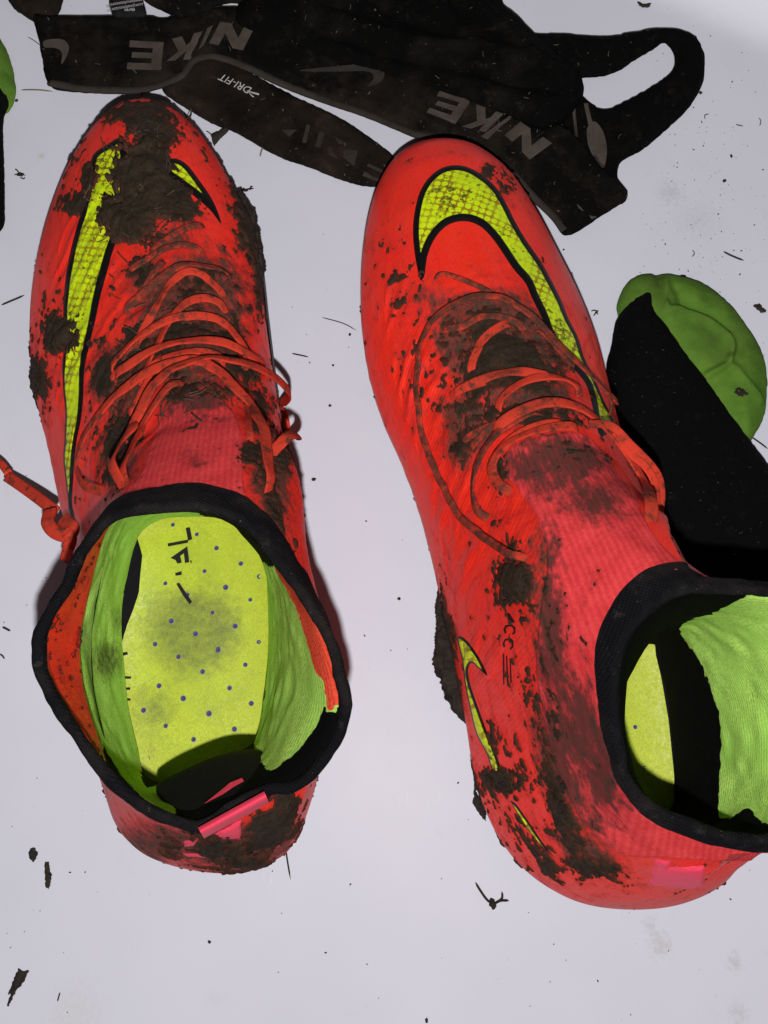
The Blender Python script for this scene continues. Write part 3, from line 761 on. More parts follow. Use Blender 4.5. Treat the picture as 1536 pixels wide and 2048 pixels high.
# ---- left boot ---------------------------------------------------------------
LEFT = dict(
    label='left muddy red football boot with thick mud cake over its toe',
    sole=(.0004, .0030, 1.0), rim_in=8, rs=2.2, rdir=48, ridged=[(170, 600, 110, 260, 0), (120, 850, 70, 200, 0), (480, 620, 60, 160, -10), (240, 860, 90, 120, 0)],
    heel=(415, 1728), toe=(272, 193),
    outline=[(400, 1730, .03), (290, 1697), (235, 1642), (213, 1582), (170, 1440), (160, 1300), (152, 1150), (118, 1010), (95, 900), (75, 820), (60, 725), (57, 640), (69, 535), (96, 430), (138, 335), (199, 254), (268, 209),
             (332, 219), (394, 264), (445, 338), (486, 424), (511, 505), (525, 620), (537, 720), (552, 830), (573, 960), (590, 1090), (600, 1230), (612, 1400), (622, 1520), (604, 1610), (560, 1690), (480, 1726)],
    ridge=[(0, .028), (.003, .034), (.010, .042), (.022, .048), (.04, .0525), (.07, .057), (.10, .064), (.125, .072), (.15, .083), (.165, .092)],
    back=[(.028, 0), (.035, -.001), (.05, .001), (.065, .005), (.08, .011), (.10, .02)],
    lean=[(0, .1), (.05, .3), (.10, .5), (.16, .42), (.22, .25), (.30, .25)],
    rim=[(x, y, z) for (x, y), z in zip(
        [(366, 1000), (300, 1003), (240, 1015), (185, 1055), (148, 1110), (120, 1170), (84, 1225), (66, 1270), (66, 1330), (90, 1392), (140, 1470), (183, 1532), (225, 1580), (277, 1618), (336, 1650), (392, 1664), (462, 1628), (537, 1592), (594, 1582), (640, 1545), (676, 1500), (698, 1450), (702, 1395), (690, 1335), (668, 1270), (635, 1212), (590, 1150), (550, 1095), (505, 1047), (450, 1014), (410, 1003)],
        [.122, .122, .121, .120, .118, .117, .116, .115, .114, .113, .112, .111, .110, .109, .108, .107, .107, .107, .108, .110, .111, .112, .113, .114, .115, .116, .118, .119, .120, .121, .122])],
    rim_back=(400, 1662, .107), rim_front=(380, 1001, .122), waist=0.0, lin=.62, band=.005,
    wide=[(690, 1440, 60, 120, 0), (620, 1560, 80, 60, -30), (470, 1620, 70, 50, 0)],
    mouth=[(x, y, .028) for x, y in [(370, 1034), (320, 1040), (285, 1062), (270, 1090), (252, 1165), (244, 1216), (244, 1285), (247, 1320), (257, 1417), (275, 1496), (290, 1550), (335, 1566), (405, 1545), (470, 1508), (505, 1485), (517, 1455), (528, 1387), (536, 1298), (535, 1199), (528, 1128), (495, 1072), (440, 1038)]],
    mouth_back=(405, 1545), mouth_front=(375, 1034),
    ins_left=[(286, 1047), (277, 1075), (288, 1112), (284, 1150), (281, 1187), (270, 1220), (258, 1250), (246, 1290), (240, 1330), (236, 1380)],
    crease=[(380, 640, 130, 200, 0), (400, 900, 120, 150, 0), (200, 800, 80, 200, 10)],
    mud=[(288, 370, 60, 115, 0), (300, 262, 58, 42, 20), (335, 400, 52, 66, -35), (250, 440, 56, 52, 20), (240, 235, 38, 26, -20), (310, 215, 30, 16, 10), (160, 405, 32, 25, -20), (145, 412, 20, 12, 0), (175, 360, 20, 28, 0),
         (125, 670, 48, 42, 20), (100, 640, 20, 34, 30), (160, 640, 24, 16, 0), (495, 470, 20, 90, -14), (478, 400, 12, 30, -30), (515, 560, 10, 50, -8),
         (75, 740, 16, 62, -12), (225, 755, 50, 38, -25), (265, 705, 26, 60, 35), (330, 700, 24, 60, 25), (380, 590, 42, 22, -10), (385, 665, 46, 14, -10), (290, 545, 28, 24, 30), (450, 680, 30, 26, 20), (480, 740, 40, 20, 30), (400, 790, 60, 16, 0), (350, 780, 28, 18, -20),
         (245, 870, 36, 60, 25), (225, 950, 24, 22, 0), (520, 830, 20, 60, -10), (505, 905, 20, 22, 0), (540, 990, 14, 60, -10), (560, 1060, 12, 70, -15), (565, 900, 12, 40, 0),
         (440, 1690, 60, 24, 10), (540, 1660, 60, 40, -30), (480, 1715, 60, 22, 0), (570, 1600, 30, 30, 0), (340, 1690, 30, 14, 30), (395, 560, 40, 12, -10)],
    cake=[(265, 380, 95, 140, 0), (495, 480, 24, 90, -14), (480, 1700, 90, 40, 0), (125, 675, 45, 42, 0)],
    speck=[(350, 230, 60, 30, 0), (420, 320, 60, 90, -30), (130, 640, 80, 110, 0), (150, 330, 60, 80, 30), (220, 740, 90, 120, 0), (430, 700, 110, 180, 0), (220, 900, 60, 100, 0), (530, 950, 60, 160, 0), (170, 500, 60, 120, 0)],
    smear=[(385, 640, 130, 170, 0), (400, 800, 95, 46, 0), (390, 920, 40, 24, 0), (250, 760, 80, 90, 0), (380, 800, 100, 40, 0), (240, 900, 50, 90, 0), (540, 960, 50, 130, -8), (300, 560, 60, 50, 0), (360, 480, 50, 40, 0), (460, 1690, 160, 60, 0), (300, 1690, 90, 60, 0)],
    tongue=C2((640, 400), (600, 520), (520, 620), (480, 690), (700, 690), (900, 690), (1080, 760), (1120, 720), (1060, 640), (1035, 520), (1030, 350), (960, 220), (820, 170), (720, 240)),
    marks=[(C1((445, 385), (430, 480), (415, 560), (395, 640), (365, 740), (335, 860), (312, 1000), (305, 1180), (320, 1230), (300, 1370), (300, 1460)) + C2((265, 75), (270, 180), (278, 260), (275, 380), (270, 460), (280, 560), (290, 650), (295, 720), (315, 765), (320, 720), (308, 660), (312, 560), (325, 400), (345, 300), (355, 200), (360, 80), (375, 0)) + C1((410, 1400), (430, 1290), (455, 1190), (480, 1070), (510, 960), (540, 850), (600, 700), (660, 540), (620, 420), (580, 300), (520, 330)), ((560, 760, 1000), (13, 7, 5))),
           (C1((790, 420), (830, 400), (885, 420), (960, 510), (1030, 620), (1062, 715), (1010, 650), (930, 580), (850, 520), (800, 480)), ((0, 2000), (12, 12)))],
    pinks=[C3((740, 1175), (800, 1165), (795, 1195), (745, 1200)), C3((860, 1150), (975, 1090), (972, 1170), (900, 1170)), C3((735, 1225), (835, 1225), (835, 1242), (760, 1240)), C3((870, 1225), (950, 1190), (995, 1190), (900, 1225))],
    green=[C2((460, 760), (560, 700), (700, 690), (820, 690), (920, 740), (960, 760), (900, 900), (620, 780), (600, 740)) , C2((500, 720), (430, 810), (370, 900), (320, 1010), (310, 1200), (320, 1380), (360, 1500), (600, 1800), (580, 1500), (525, 1240), (535, 1000), (580, 830), (620, 750)),
           C3((370, 0), (320, 110), (295, 220), (295, 400), (330, 560), (375, 700), (440, 830), (470, 880), (600, 1030), (640, 1060), (710, 1070), (690, 1010), (640, 950), (590, 960), (555, 800), (520, 640), (498, 400), (500, 170), (530, 0)),
           C3((1000, 20), (1130, 100), (1170, 190), (1230, 330), (1270, 480), (1315, 550), (1310, 630), (1260, 740), (1170, 840), (1090, 890), (1030, 800), (1040, 730), (1070, 580), (1080, 300), (1060, 100))],
    redin=[[(222, 1030), (170, 1050), (130, 1110), (105, 1170), (70, 1225), (55, 1270), (60, 1320), (75, 1390), (120, 1460), (175, 1520), (203, 1502), (186, 1448), (164, 1380), (150, 1300), (144, 1245), (150, 1172), (172, 1122), (196, 1085), (218, 1055)],
           C3((1110, 60), (1210, 130), (1300, 270), (1380, 470), (1390, 590), (1330, 650), (1312, 545), (1270, 475), (1230, 330), (1170, 180))],
    lsmear=[(215, 1320, 50, 70, 0), (130, 1350, 40, 60, 0), (235, 1240, 30, 60, 0)],
    ismear=[(385, 1260, 130, 120, 0), (420, 1200, 60, 50, 0), (395, 1180, 60, 40, 0), (310, 1420, 60, 80, 0), (300, 1500, 30, 50, 0)],
    holes=C2((738, 746), (840, 787), (677, 834), (924, 846), (1028, 912), (873, 944), (1107, 967), (706, 996), (963, 1013), (800, 1045), (1068, 1066), (626, 1093), (907, 1121), (732, 1157), (1005, 1179), (564, 1195), (836, 1211), (1104, 1246), (662, 1255), (932, 1276))
        + C3((694, 288), (950, 308), (535, 324), (791, 339), (628, 381), (1047, 372), (882, 405), (722, 432), (554, 483), (819, 492), (992, 464), (643, 549), (928, 558), (741, 600), (1016, 620), (581, 648), (845, 661), (670, 711), (948, 724), (783, 766), (600, 842)),
)
BL = build_boot(LEFT)
for pts, kw in [
    (C2((1150, 620), (1125, 560), (1120, 480), (1110, 380), (1060, 290), (980, 190), (900, 110), (820, 80), (720, 100), (600, 160), (480, 270), (400, 380), (375, 450), (372, 520), (400, 580), (450, 610)), dict(width=.0058, lift=.0035)),
    (C2((520, 590), (560, 500), (620, 380), (700, 200), (740, 150), (820, 110), (920, 95), (1050, 120), (1130, 160), (1190, 230), (1220, 320), (1210, 400), (1150, 445)), dict(width=.0058, lift=.0055)),
    (C2((530, 590), (600, 440), (660, 310), (720, 210), (800, 130)), dict(width=.004, lift=.003)),
    (C2((460, 150), (530, 80), (640, 10)), dict()),
    (C2((540, 300), (580, 240), (650, 110), (690, 0)), dict(width=.0035)),
    (C2((1040, 220), (1055, 300), (1070, 400)), dict(width=.0035)),
    (C1((530, 1440), (600, 1360), (700, 1270), (800, 1210), (920, 1180), (1040, 1200), (1100, 1260), (1150, 1330), (1170, 1440)), dict(lift=.0025, width=.0050)),
    (C1((640, 1350), (700, 1220), (760, 1110), (820, 1010), (900, 950), (960, 960), (1020, 1010), (1090, 1080)), dict(width=.0048)),
    (C1((600, 960), (700, 900), (800, 840), (890, 825), (990, 860)), dict(mat='lace_muddy')),
    (C1((700, 860), (800, 800), (900, 740), (1000, 720)), dict(mat='lace_muddy')),
    (C1((590, 1160), (680, 1080), (780, 990), (880, 930), (1000, 940), (1110, 960)), dict(lift=.0018, width=.0050, mat='lace_muddy')),
    (C1((700, 1440), (760, 1330), (820, 1200), (900, 1110), (1000, 1090), (1100, 1150)), dict(lift=.0016, width=.0050)),
    (C1((560, 1400), (660, 1290), (760, 1200), (880, 1130)), dict(width=.0042, mat='lace_muddy')),
    (C1((650, 1500), (760, 1400), (880, 1350), (1000, 1350), (1100, 1400)), dict(width=.0048, lift=.0016)),
    (C1((690, 1050), (740, 960), (800, 880)), dict(width=.0036, mat='lace_muddy')),
    (C2((530, 420), (590, 300), (660, 180), (720, 110)), dict(width=.0040, lift=.0014, mat='lace_muddy')),
    (C1((540, 1480), (640, 1420), (780, 1340), (920, 1310), (1060, 1320), (1180, 1380), (1290, 1450)), dict(lift=.003, width=.0055)),
]: add_lace(BL, pts, **kw)

# ---- right boot --------------------------------------------------------------
RIGHT = dict(
    label='right red football boot showing its yellow curved mark, collar leaning to the right edge',
    sole=(.0012, .0006, .975), rim_in=17, rs=1.35, tuck=[(1222, 830), (1245, 875), (1318, 965), (1345, 1075), (1384, 1154), (1536, 1170), (1900, 1190), (1900, 1600), (1640, 1688), (1536, 1702), (1462, 1708), (1442, 1735), (1402, 1768), (1340, 1794), (1240, 1810), (300, 1810), (300, 830)], rdir=58, ridged=[(800, 760, 110, 230, -12), (900, 1050, 110, 260, -16), (960, 1350, 100, 160, -10), (1180, 720, 60, 120, -20)],
    heel=(1235, 1808), toe=(872, 283),
    outline=[(1240, 1808, .03), (1130, 1790), (1060, 1750), (1000, 1680), (955, 1575), (926, 1410), (880, 1190), (840, 1030), (805, 930), (765, 840), (735, 740), (722, 640), (723, 520), (739, 420), (766, 350), (808, 301), (872, 283),
             (950, 300), (1020, 350), (1075, 430), (1122, 520), (1165, 610), (1197, 700), (1220, 800), (1250, 920), (1290, 1060), (1340, 1230), (1395, 1400), (1440, 1560), (1452, 1680), (1425, 1745), (1340, 1792)],
    ridge=[(0, .028), (.003, .034), (.010, .042), (.022, .048), (.04, .053), (.07, .058), (.10, .065), (.125, .073), (.15, .084), (.165, .093)],
    back=[(.028, 0), (.035, -.001), (.05, .002), (.065, .007), (.08, .013), (.10, .02)],
    lean=[(0, 0), (.05, .0), (.10, .03), (.16, .0), (.20, .04), (.24, .22), (.30, .26)],
    rim=[(x, y, z) for (x, y), z in zip(
        [(1430, 1157), (1392, 1156), (1350, 1163), (1301, 1186), (1258, 1226), (1224, 1276), (1211, 1320), (1206, 1372), (1208, 1440), (1219, 1507), (1233, 1557), (1255, 1594), (1292, 1630), (1383, 1671), (1474, 1697), (1540, 1700), (1610, 1680), (1680, 1620), (1730, 1530), (1748, 1430), (1735, 1330), (1685, 1240), (1605, 1180), (1520, 1160)],
        [.122, .123, .122, .121, .120, .119, .118, .117, .115, .113, .112, .111, .109, .107, .106, .106, .107, .109, .111, .113, .115, .117, .119, .121])],
    rim_back=(1470, 1696, .106), rim_front=(1440, 1157, .122), waist=0.0, lin=.55, band=.006,
    wide=[(1380, 1160, 160, 70, 0), (1260, 1220, 60, 60, 0), (1215, 1320, 40, 60, 0)],
    mouth=[(x, y, .026) for x, y in [(1310, 1290), (1270, 1295), (1220, 1340), (1185, 1420), (1188, 1530), (1225, 1600), (1285, 1640), (1345, 1612), (1350, 1548), (1340, 1439), (1328, 1357), (1320, 1305)]],
    mouth_back=(1300, 1640), mouth_front=(1310, 1290),
    ins_right=[(1306, 1290), (1308, 1311), (1319, 1357), (1333, 1439), (1344, 1548), (1345, 1600), (1346, 1640)],
    crease=[(980, 700, 130, 180, 0), (1100, 1050, 120, 200, 0), (850, 900, 90, 250, -15)],
    mud=[(1010, 690, 112, 42, 24), (955, 740, 44, 62, 0), (1060, 745, 66, 40, 20), (1000, 640, 70, 18, 12), (1060, 830, 85, 20, 5), (920, 815, 36, 20, 0), (935, 895, 22, 34, 0), (985, 860, 36, 12, -20), (1150, 905, 60, 12, 12), (1000, 960, 10, 36, 0),
         (1030, 1170, 38, 54, -10), (1030, 1110, 24, 24, 0), (888, 1300, 20, 110, -6), (915, 1380, 14, 40, -10), (1010, 1560, 46, 36, 20), (985, 1480, 14, 30, -15), (1055, 1360, 12, 12, 30), (1090, 1480, 12, 70, -16), (1128, 1630, 24, 90, -20), (1175, 1735, 60, 22, 15), (1035, 1660, 14, 34, -35), (1100, 1735, 18, 30, -40), (1075, 1700, 10, 50, -50), (950, 1590, 10, 60, -12),
         (1110, 1440, 10, 80, -10), (1105, 1250, 8, 60, -6), (1150, 1690, 26, 20, 30), (880, 670, 10, 14, 0), (800, 600, 8, 8, 0), (765, 490, 9, 9, 0), (1010, 370, 10, 18, -30), (975, 345, 10, 10, 0)],
    cake=[(1030, 1160, 40, 50, 0), (888, 1300, 20, 110, -6)],
    speck=[(800, 560, 60, 110, 0), (1000, 370, 60, 50, 0), (870, 720, 90, 160, 0), (1000, 1150, 60, 120, 0), (1100, 1350, 90, 250, 0), (1090, 1600, 160, 150, 0), (1130, 900, 90, 60, 0)],
    smear=[(1000, 680, 150, 120, 20), (1100, 940, 100, 70, 10), (1060, 800, 120, 60, 0), (1120, 920, 110, 60, 10), (930, 850, 60, 90, 0), (1100, 1250, 44, 190, -8), (1120, 1540, 46, 170, -18), (1180, 1700, 90, 40, 20), (1190, 1000, 90, 60, 10), (1090, 1110, 40, 80, 0), (1180, 1500, 70, 200, -15), (870, 600, 50, 40, 0), (1050, 590, 90, 24, 25)],
    tongue=C5((480, 400), (500, 320), (640, 260), (820, 250), (920, 340), (1040, 520), (1130, 690), (1230, 790), (1330, 850), (1500, 900), (1500, 1200)) + [(1400, 1500), (1560, 1640), (1640, 1722), (1480, 1722), (1330, 1716), (1240, 1706), (1165, 1640), (1110, 1530), (1085, 1420), (1072, 1330), (1078, 1250)] + C5((650, 950), (670, 820), (640, 640), (540, 480)),
    marks=[(C4((415, 800), (395, 730), (378, 620), (374, 520), (385, 430), (410, 340), (455, 270), (520, 220), (590, 205), (660, 218), (740, 265), (800, 320), (850, 400), (900, 500), (960, 600), (1030, 700), (1080, 790), (1130, 890), (1170, 990), (1220, 1090), (1250, 1190), (1290, 1270), (1325, 1350), (1360, 1430), (1400, 1520), (1340, 1600), (1310, 1530), (1290, 1430), (1260, 1330), (1190, 1240), (1110, 1150), (1070, 1080), (1030, 980), (980, 880), (950, 810), (890, 740), (830, 650), (780, 580), (720, 520), (660, 495), (600, 495), (540, 520), (480, 590), (445, 680), (430, 780)), ((560, 700, 860), (13, 10, 8))),
           (C6((175, 335), (205, 345), (250, 400), (280, 450), (305, 510), (265, 475), (235, 450), (220, 480), (228, 540), (265, 650), (305, 760), (340, 840), (360, 930), (335, 935), (300, 850), (255, 760), (225, 640), (205, 540), (195, 450)), ((0, 2000), (4, 4))),
           (C6((400, 1050), (430, 1070), (480, 1140), (540, 1230), (600, 1310), (530, 1245), (470, 1170)), ((0, 2000), (3, 3)))],
    pinks=[C6((1040, 1312), (1110, 1320), (1100, 1350), (1260, 1340), (1258, 1440), (1130, 1440), (1015, 1425))],
    inks=[C6((1100, 1350), (1106, 1350), (1112, 1395), (1170, 1360), (1200, 1360), (1170, 1366), (1110, 1404), (1100, 1390)),
          C6((385, 285), (410, 283), (428, 295), (428, 320), (415, 330), (412, 322), (420, 315), (419, 298), (408, 291), (392, 294), (384, 302), (388, 318), (382, 326), (375, 305)),
          C6((383, 345), (408, 343), (420, 355), (418, 385), (406, 396), (402, 386), (411, 380), (411, 360), (402, 352), (388, 354), (380, 363), (383, 380), (377, 388), (370, 365)),
          C6((388, 235), (400, 232), (428, 275), (415, 276), (400, 262), (390, 268), (396, 252)),
          C6((372, 410), (379, 410), (379, 550), (374, 550)), C6((386, 420), (392, 420), (398, 550), (391, 550)), C6((402, 430), (408, 430), (412, 540), (405, 540))],
    green=[C6((1150, 300), (1300, 230), (1536, 140), (1750, 300), (1800, 700), (1750, 1050), (1536, 1160), (1500, 1140), (1450, 1090), (1400, 1120), (1330, 1130), (1328, 900), (1325, 700), (1290, 590), (1240, 450))],
    redin=[], lsmear=[(1500, 1300, 10, 10, 0)], ismear=[(1300, 1560, 20, 20, 0)],
    holes=C6((953, 733), (996, 912), (1010, 560), (1075, 640)), insole_z=.021,
)
BR = build_boot(RIGHT)
for pts, kw in [
    (C5((600, 790), (500, 740), (420, 690), (330, 600), (260, 480), (210, 380), (160, 240), (140, 100)) + C4((430, 1450), (415, 1300), (440, 1130), (500, 1010), (580, 950), (680, 910), (800, 910), (900, 960), (1000, 1040), (1080, 1140), (1180, 1240), (1280, 1340), (1380, 1450)) + C5((900, 100), (940, 200)), dict(width=.0040, lift=.003, mat='lace_muddy')),
    (C4((500, 1050), (620, 1040), (720, 990), (860, 1000), (960, 1060)), dict(mat='lace_muddy')),
    (C4((670, 1290), (690, 1200), (740, 1100), (820, 1040), (890, 1010)), dict(width=.005)),
    (C4((560, 1400), (660, 1350), (780, 1300), (920, 1280), (1020, 1300), (1100, 1310)), dict(lift=.0018, width=.0055)),
    (C4((800, 1480), (850, 1400), (930, 1340), (1040, 1310), (1160, 1330), (1240, 1400)), dict(lift=.0018, width=.0055)),
    (C5((240, 100), (330, 60), (430, 20)), dict(width=.005)),
    (C5((440, 260), (560, 180), (690, 145), (790, 170), (880, 240), (960, 340), (1040, 460), (1090, 560), (1120, 640)), dict(width=.0062, lift=.003)),
    (C5((430, 625), (385, 570), (375, 450), (400, 360), (460, 270), (560, 200), (660, 160)), dict(width=.005, lift=.002, mat='lace_muddy')),
    (C5((525, 510), (465, 450), (455, 390), (495, 320), (580, 270), (700, 240), (820, 240)), dict(width=.0055, lift=.002)),
    (C5((300, 300), (370, 250), (450, 215), (540, 195)), dict(width=.004, mat='lace_muddy')),
    (C5((470, 480), (440, 400), (470, 330), (540, 270), (640, 225), (760, 215)), dict(width=.0045, lift=.0014)),
    (C4((1000, 1040), (1060, 1100), (1130, 1180), (1200, 1260)), dict(width=.005, lift=.0012, mat='lace_muddy')),
    (C4((470, 800), (520, 770), (600, 790), (700, 830), (800, 880)), dict(width=.003, mat='lace_muddy')),
    (C5((330, 340), (400, 260), (480, 200), (600, 160)), dict(width=.004, mat='lace_muddy')),
]: add_lace(BR, pts, **kw)
for pts, zs in [
    (C5((850, 210), (940, 215), (1020, 290), (1100, 370), (1145, 430), (1158, 500), (1150, 590)), [.085, .082, .08, .078, .076, .074, .072]),
    (C5((960, 240), (1030, 340), (1090, 390), (1130, 460), (1140, 570), (1170, 660), (1190, 730)), [.080, .078, .078, .076, .078, .08, .082]),
]: add_lace(BR, pts, width=.0042, zs=zs)

# lace end hanging out of the left boot, with its wrapped tip and a muddy knot
def lace_px(B, pts, zs, w, th, name='lace', mat='lace', parent=None):
    P = catmull(pts, len(pts) * 14); Z = np.interp(np.linspace(0, 1, len(P)), np.linspace(0, 1, len(zs)), zs)
    V, F = tube(B.to_l(unproj_np(P, Z)), w / 2, th / 2, 10)
    return mesh_obj(name, V, F, M[mat], parent or B.root)
_l = lace_px(BL, C2((30, 540), (90, 580), (160, 630), (215, 672), (240, 690)), [.02, .026, .032, .038, .042], .0042, .0010)
lace_px(BL, C2((-60, 440), (0, 480), (36, 525)), [.012, .016, .02], .0030, .0022, 'lace_tip', 'lace', _l)
lace_px(BL, C2((215, 685), (205, 740), (240, 780), (290, 790), (310, 760), (270, 720)), [.045, .05, .052, .054, .054, .05], .0046, .0018)
lace_px(BL, C2((250, 745), (300, 800), (290, 850), (278, 900)), [.05, .055, .055, .05], .0042, .0012)

# pink pull tab folded over the left boot's heel rim, a pink curved mark on the black heel lining behind it
def pull_tab(B, quad, zs, bulge=.003):
    a, b, c, d = [np.array(q, float) for q in quad]      # a-b upper (inner) edge, d-c lower (outer) edge
    V = []; nu, nv = 20, 14
    for i in range(nv):
        t = i / (nv - 1)
        for j in range(nu):
            u = j / (nu - 1); p = (a * (1 - u) + b * u) * (1 - t) + (d * (1 - u) + c * u) * t
            V.append(unproj(p[0], p[1], (zs[0] * (1 - u) + zs[1] * u) + bulge * math.sin(math.pi * (t * .8 + .2)) - .012 * max(0, t - .6)))
    F = grid_faces(nv, nu, False)
    return mesh_obj('pull_tab', B.to_l([tuple(v) for v in V]), F, M['pink'], B.root)
pull_tab(BL, C3((800, 1122), (1068, 975), (1088, 1022), (824, 1166)), (.1095, .1100))

# ------------------------------------------------------------------ draped flat pieces and padded sheets
def fill_px(poly, step):
    """triangulated polygon with inner points; px coordinates"""
    poly = np.asarray(poly, float)
    x0, y0 = poly.min(0); x1, y1 = poly.max(0)
    gx, gy = np.meshgrid(np.arange(x0, x1, step), np.arange(y0, y1, step)); g = np.stack([gx.ravel(), gy.ravel()], 1)
    g = g[poly_sdf(g, poly) > step * .45] if len(g) else g
    vs = [Vector(p) for p in np.vstack([poly, g])]; n = len(poly)
    r = delaunay_2d_cdt(vs, [], [list(range(n))], 2, 1e-6)
    return np.array([tuple(v) for v in r[0]]), [list(f) for f in r[2]]

def bvh_of(V, F): return BVHTree.FromPolygons([tuple(v) for v in V], [tuple(f) for f in F])

def flat_piece(name, polys, bvh, off, mat, parent, step=6, to_local=None, z=.004):
    AV, AF = [], []
    for poly in polys:
        V, F = fill_px(poly, step); b = len(AV)
        AV += [tuple(drape(bvh, x, y, off, z)[0]) for x, y in V]
        AF += [[i + b for i in f][::-1] for f in F]
    X = np.array(AV); X = to_local(X) if to_local else X - np.array(parent.location)
    return mesh_obj(name, X, AF, mat, parent, smooth=False)

def sheet(name, poly, z0, h, wid, mat, parent, step=9, n=220, amp=.001, freq=70, seed=1, tilt=None, sharp=False):
    """a soft padded or folded cloth piece with thickness, its outline traced at height z0"""
    P = resample(np.vstack([poly, poly[:1]]).astype(float), n, True) if sharp else smooth_poly(poly, n)
    P = P + np.stack([fbm(np.column_stack([P, np.zeros(n)]), .15, 2, seed), fbm(np.column_stack([P, np.ones(n)]), .15, 2, seed + 1)], 1) * 1.3
    V2, F = fill_px(P, step)
    sd = np.maximum(poly_sdf(V2, P), 0) / (FPX / CAM_H)               # metres, about
    e = np.clip(sd / wid, 0, 1); prof = np.sqrt(1 - (1 - e) ** 2)
    X = unproj_np(V2, z0)
    z = z0 + h * prof + fbm(X, freq, 4, seed + 3) * amp * np.clip(sd / .006, 0, 1)
    if tilt is not None: z = z + tilt(V2)
    X[:, 2] = np.maximum(z, .0012)
    F = [f if np.cross(X[f[1]] - X[f[0]], X[f[2]] - X[f[0]])[2] > 0 else f[::-1] for f in F]
    # rim of the piece goes down by its thickness
    from collections import Counter
    ed = Counter(); 
    for f in F:
        for a, b in zip(f, f[1:] + f[:1]): ed[(a, b)] += 1
    bd = [(a, b) for (a, b) in ed if (b, a) not in ed]
    ids = {}; XL = X.tolist()
    for a, b in bd:
        for k in (a, b):
            if k not in ids: ids[k] = len(XL); XL.append([X[k, 0], X[k, 1], max(.0003, X[k, 2] - .0016)])
    F2 = list(F) + [[b, a, ids[a], ids[b]] for a, b in bd]
    XL = np.array(XL)
    o = mesh_obj(name, XL - np.array(parent.location), F2, mat, parent)
    return o, bvh_of(X, F)

LET = dict(
    N=[(0, 0), (.29, 0), (.29, .55), (.69, 0), (1, 0), (1, 1), (.71, 1), (.71, .45), (.31, 1), (0, 1)],
    I=[(.1, 0), (.9, 0), (.9, 1), (.1, 1)],
    K=[(0, 0), (.29, 0), (.29, .32), (.40, .44), (.70, 0), (1.05, 0), (.62, .63), (1.0, 1), (.62, 1), (.29, .66), (.29, 1), (0, 1)],
    E=[(0, 0), (1, 0), (1, .23), (.30, .23), (.30, .40), (.9, .40), (.9, .60), (.30, .60), (.30, .77), (1, .77), (1, 1), (0, 1)],
    L=[(0, 0), (.8, 0), (.8, .18), (.22, .18), (.22, 1), (0, 1)],
    A=[(0, 0), (.24, 0), (.32, .22), (.68, .22), (.76, 0), (1, 0), (.62, 1), (.502, 1), (.502, .74), (.62, .4), (.38, .4), (.498, .74), (.498, 1), (.38, 1)])
def letter(ch, quad):
    """quad: lower left, lower right, upper right, upper left of the letter, in pixels"""
    a, b, c, d = [np.array(q, float) for q in quad]
    return [tuple((a * (1 - x) + b * x) * (1 - y) + (d * (1 - x) + c * x) * y) for x, y in LET[ch]]

def text_px(name, s, p0, d, hpx, bvh, off, mat, parent, shear=0, to_local=None):
    cu = bpy.data.curves.new('t', 'FONT'); cu.body = s; cu.size = 1; cu.shear = shear; cu.resolution_u = 2
    ob = bpy.data.objects.new('t', cu); COL.objects.link(ob)
    me = ob.to_mesh(depsgraph=bpy.context.evaluated_depsgraph_get()) if False else bpy.data.meshes.new_from_object(ob)
    d = np.array(d, float); d /= np.linalg.norm(d); u = np.array([d[1], -d[0]])
    V = [np.array(p0) + d * v.co.x * hpx + u * v.co.y * hpx for v in me.vertices]; F = [list(p.vertices) for p in me.polygons]
    bpy.data.objects.remove(ob); bpy.data.meshes.remove(me); bpy.data.curves.remove(cu)
    X = np.array([tuple(drape(bvh, x, y, off)[0]) for x, y in V]); X = to_local(X) if to_local else X - np.array(parent.location)
    return mesh_obj(name, X, F, mat, parent, smooth=False)

# worn black print on the left insole, read from the heel upwards
_iv = np.array([tuple(unproj(x, y, .0214)) for x, y in ((150, 900), (700, 900), (700, 1700), (150, 1700))])
insb = bvh_of(_iv, [(0, 1, 2, 3)])
q = C2((720, 835), (720, 760), (812, 760), (812, 810))
flat_piece('lettering', [C2((793, 760), (811, 757), (821, 808), (803, 815)), C2((716, 826), (803, 810), (803, 823), (718, 839)),
                         C2((728, 888), (800, 838), (809, 906), (790, 910), (785, 868), (770, 879), (776, 908), (757, 912), (750, 897)), C2((748, 952), (776, 944), (776, 960), (750, 964)),
                         C2((753, 998), (765, 993), (820, 1074), (810, 1086), (783, 1050)), C2((812, 898), (818, 898), (819, 909), (814, 909))],
           insb, .0003, M['ink'], BL.insole, 5, BL.to_l)
# short black stitch ends along the left insole's edge
for _p in (C3((498, 418), (522, 413), (525, 424), (502, 430)), C3((505, 511), (538, 513), (537, 521), (505, 521)), C3((508, 557), (534, 557), (534, 566), (508, 565)), C3((514, 600), (536, 602), (534, 609), (516, 609))):
    flat_piece('stitch', [_p], insb, .0022, M['ink'], BL.insole, 5, BL.to_l)

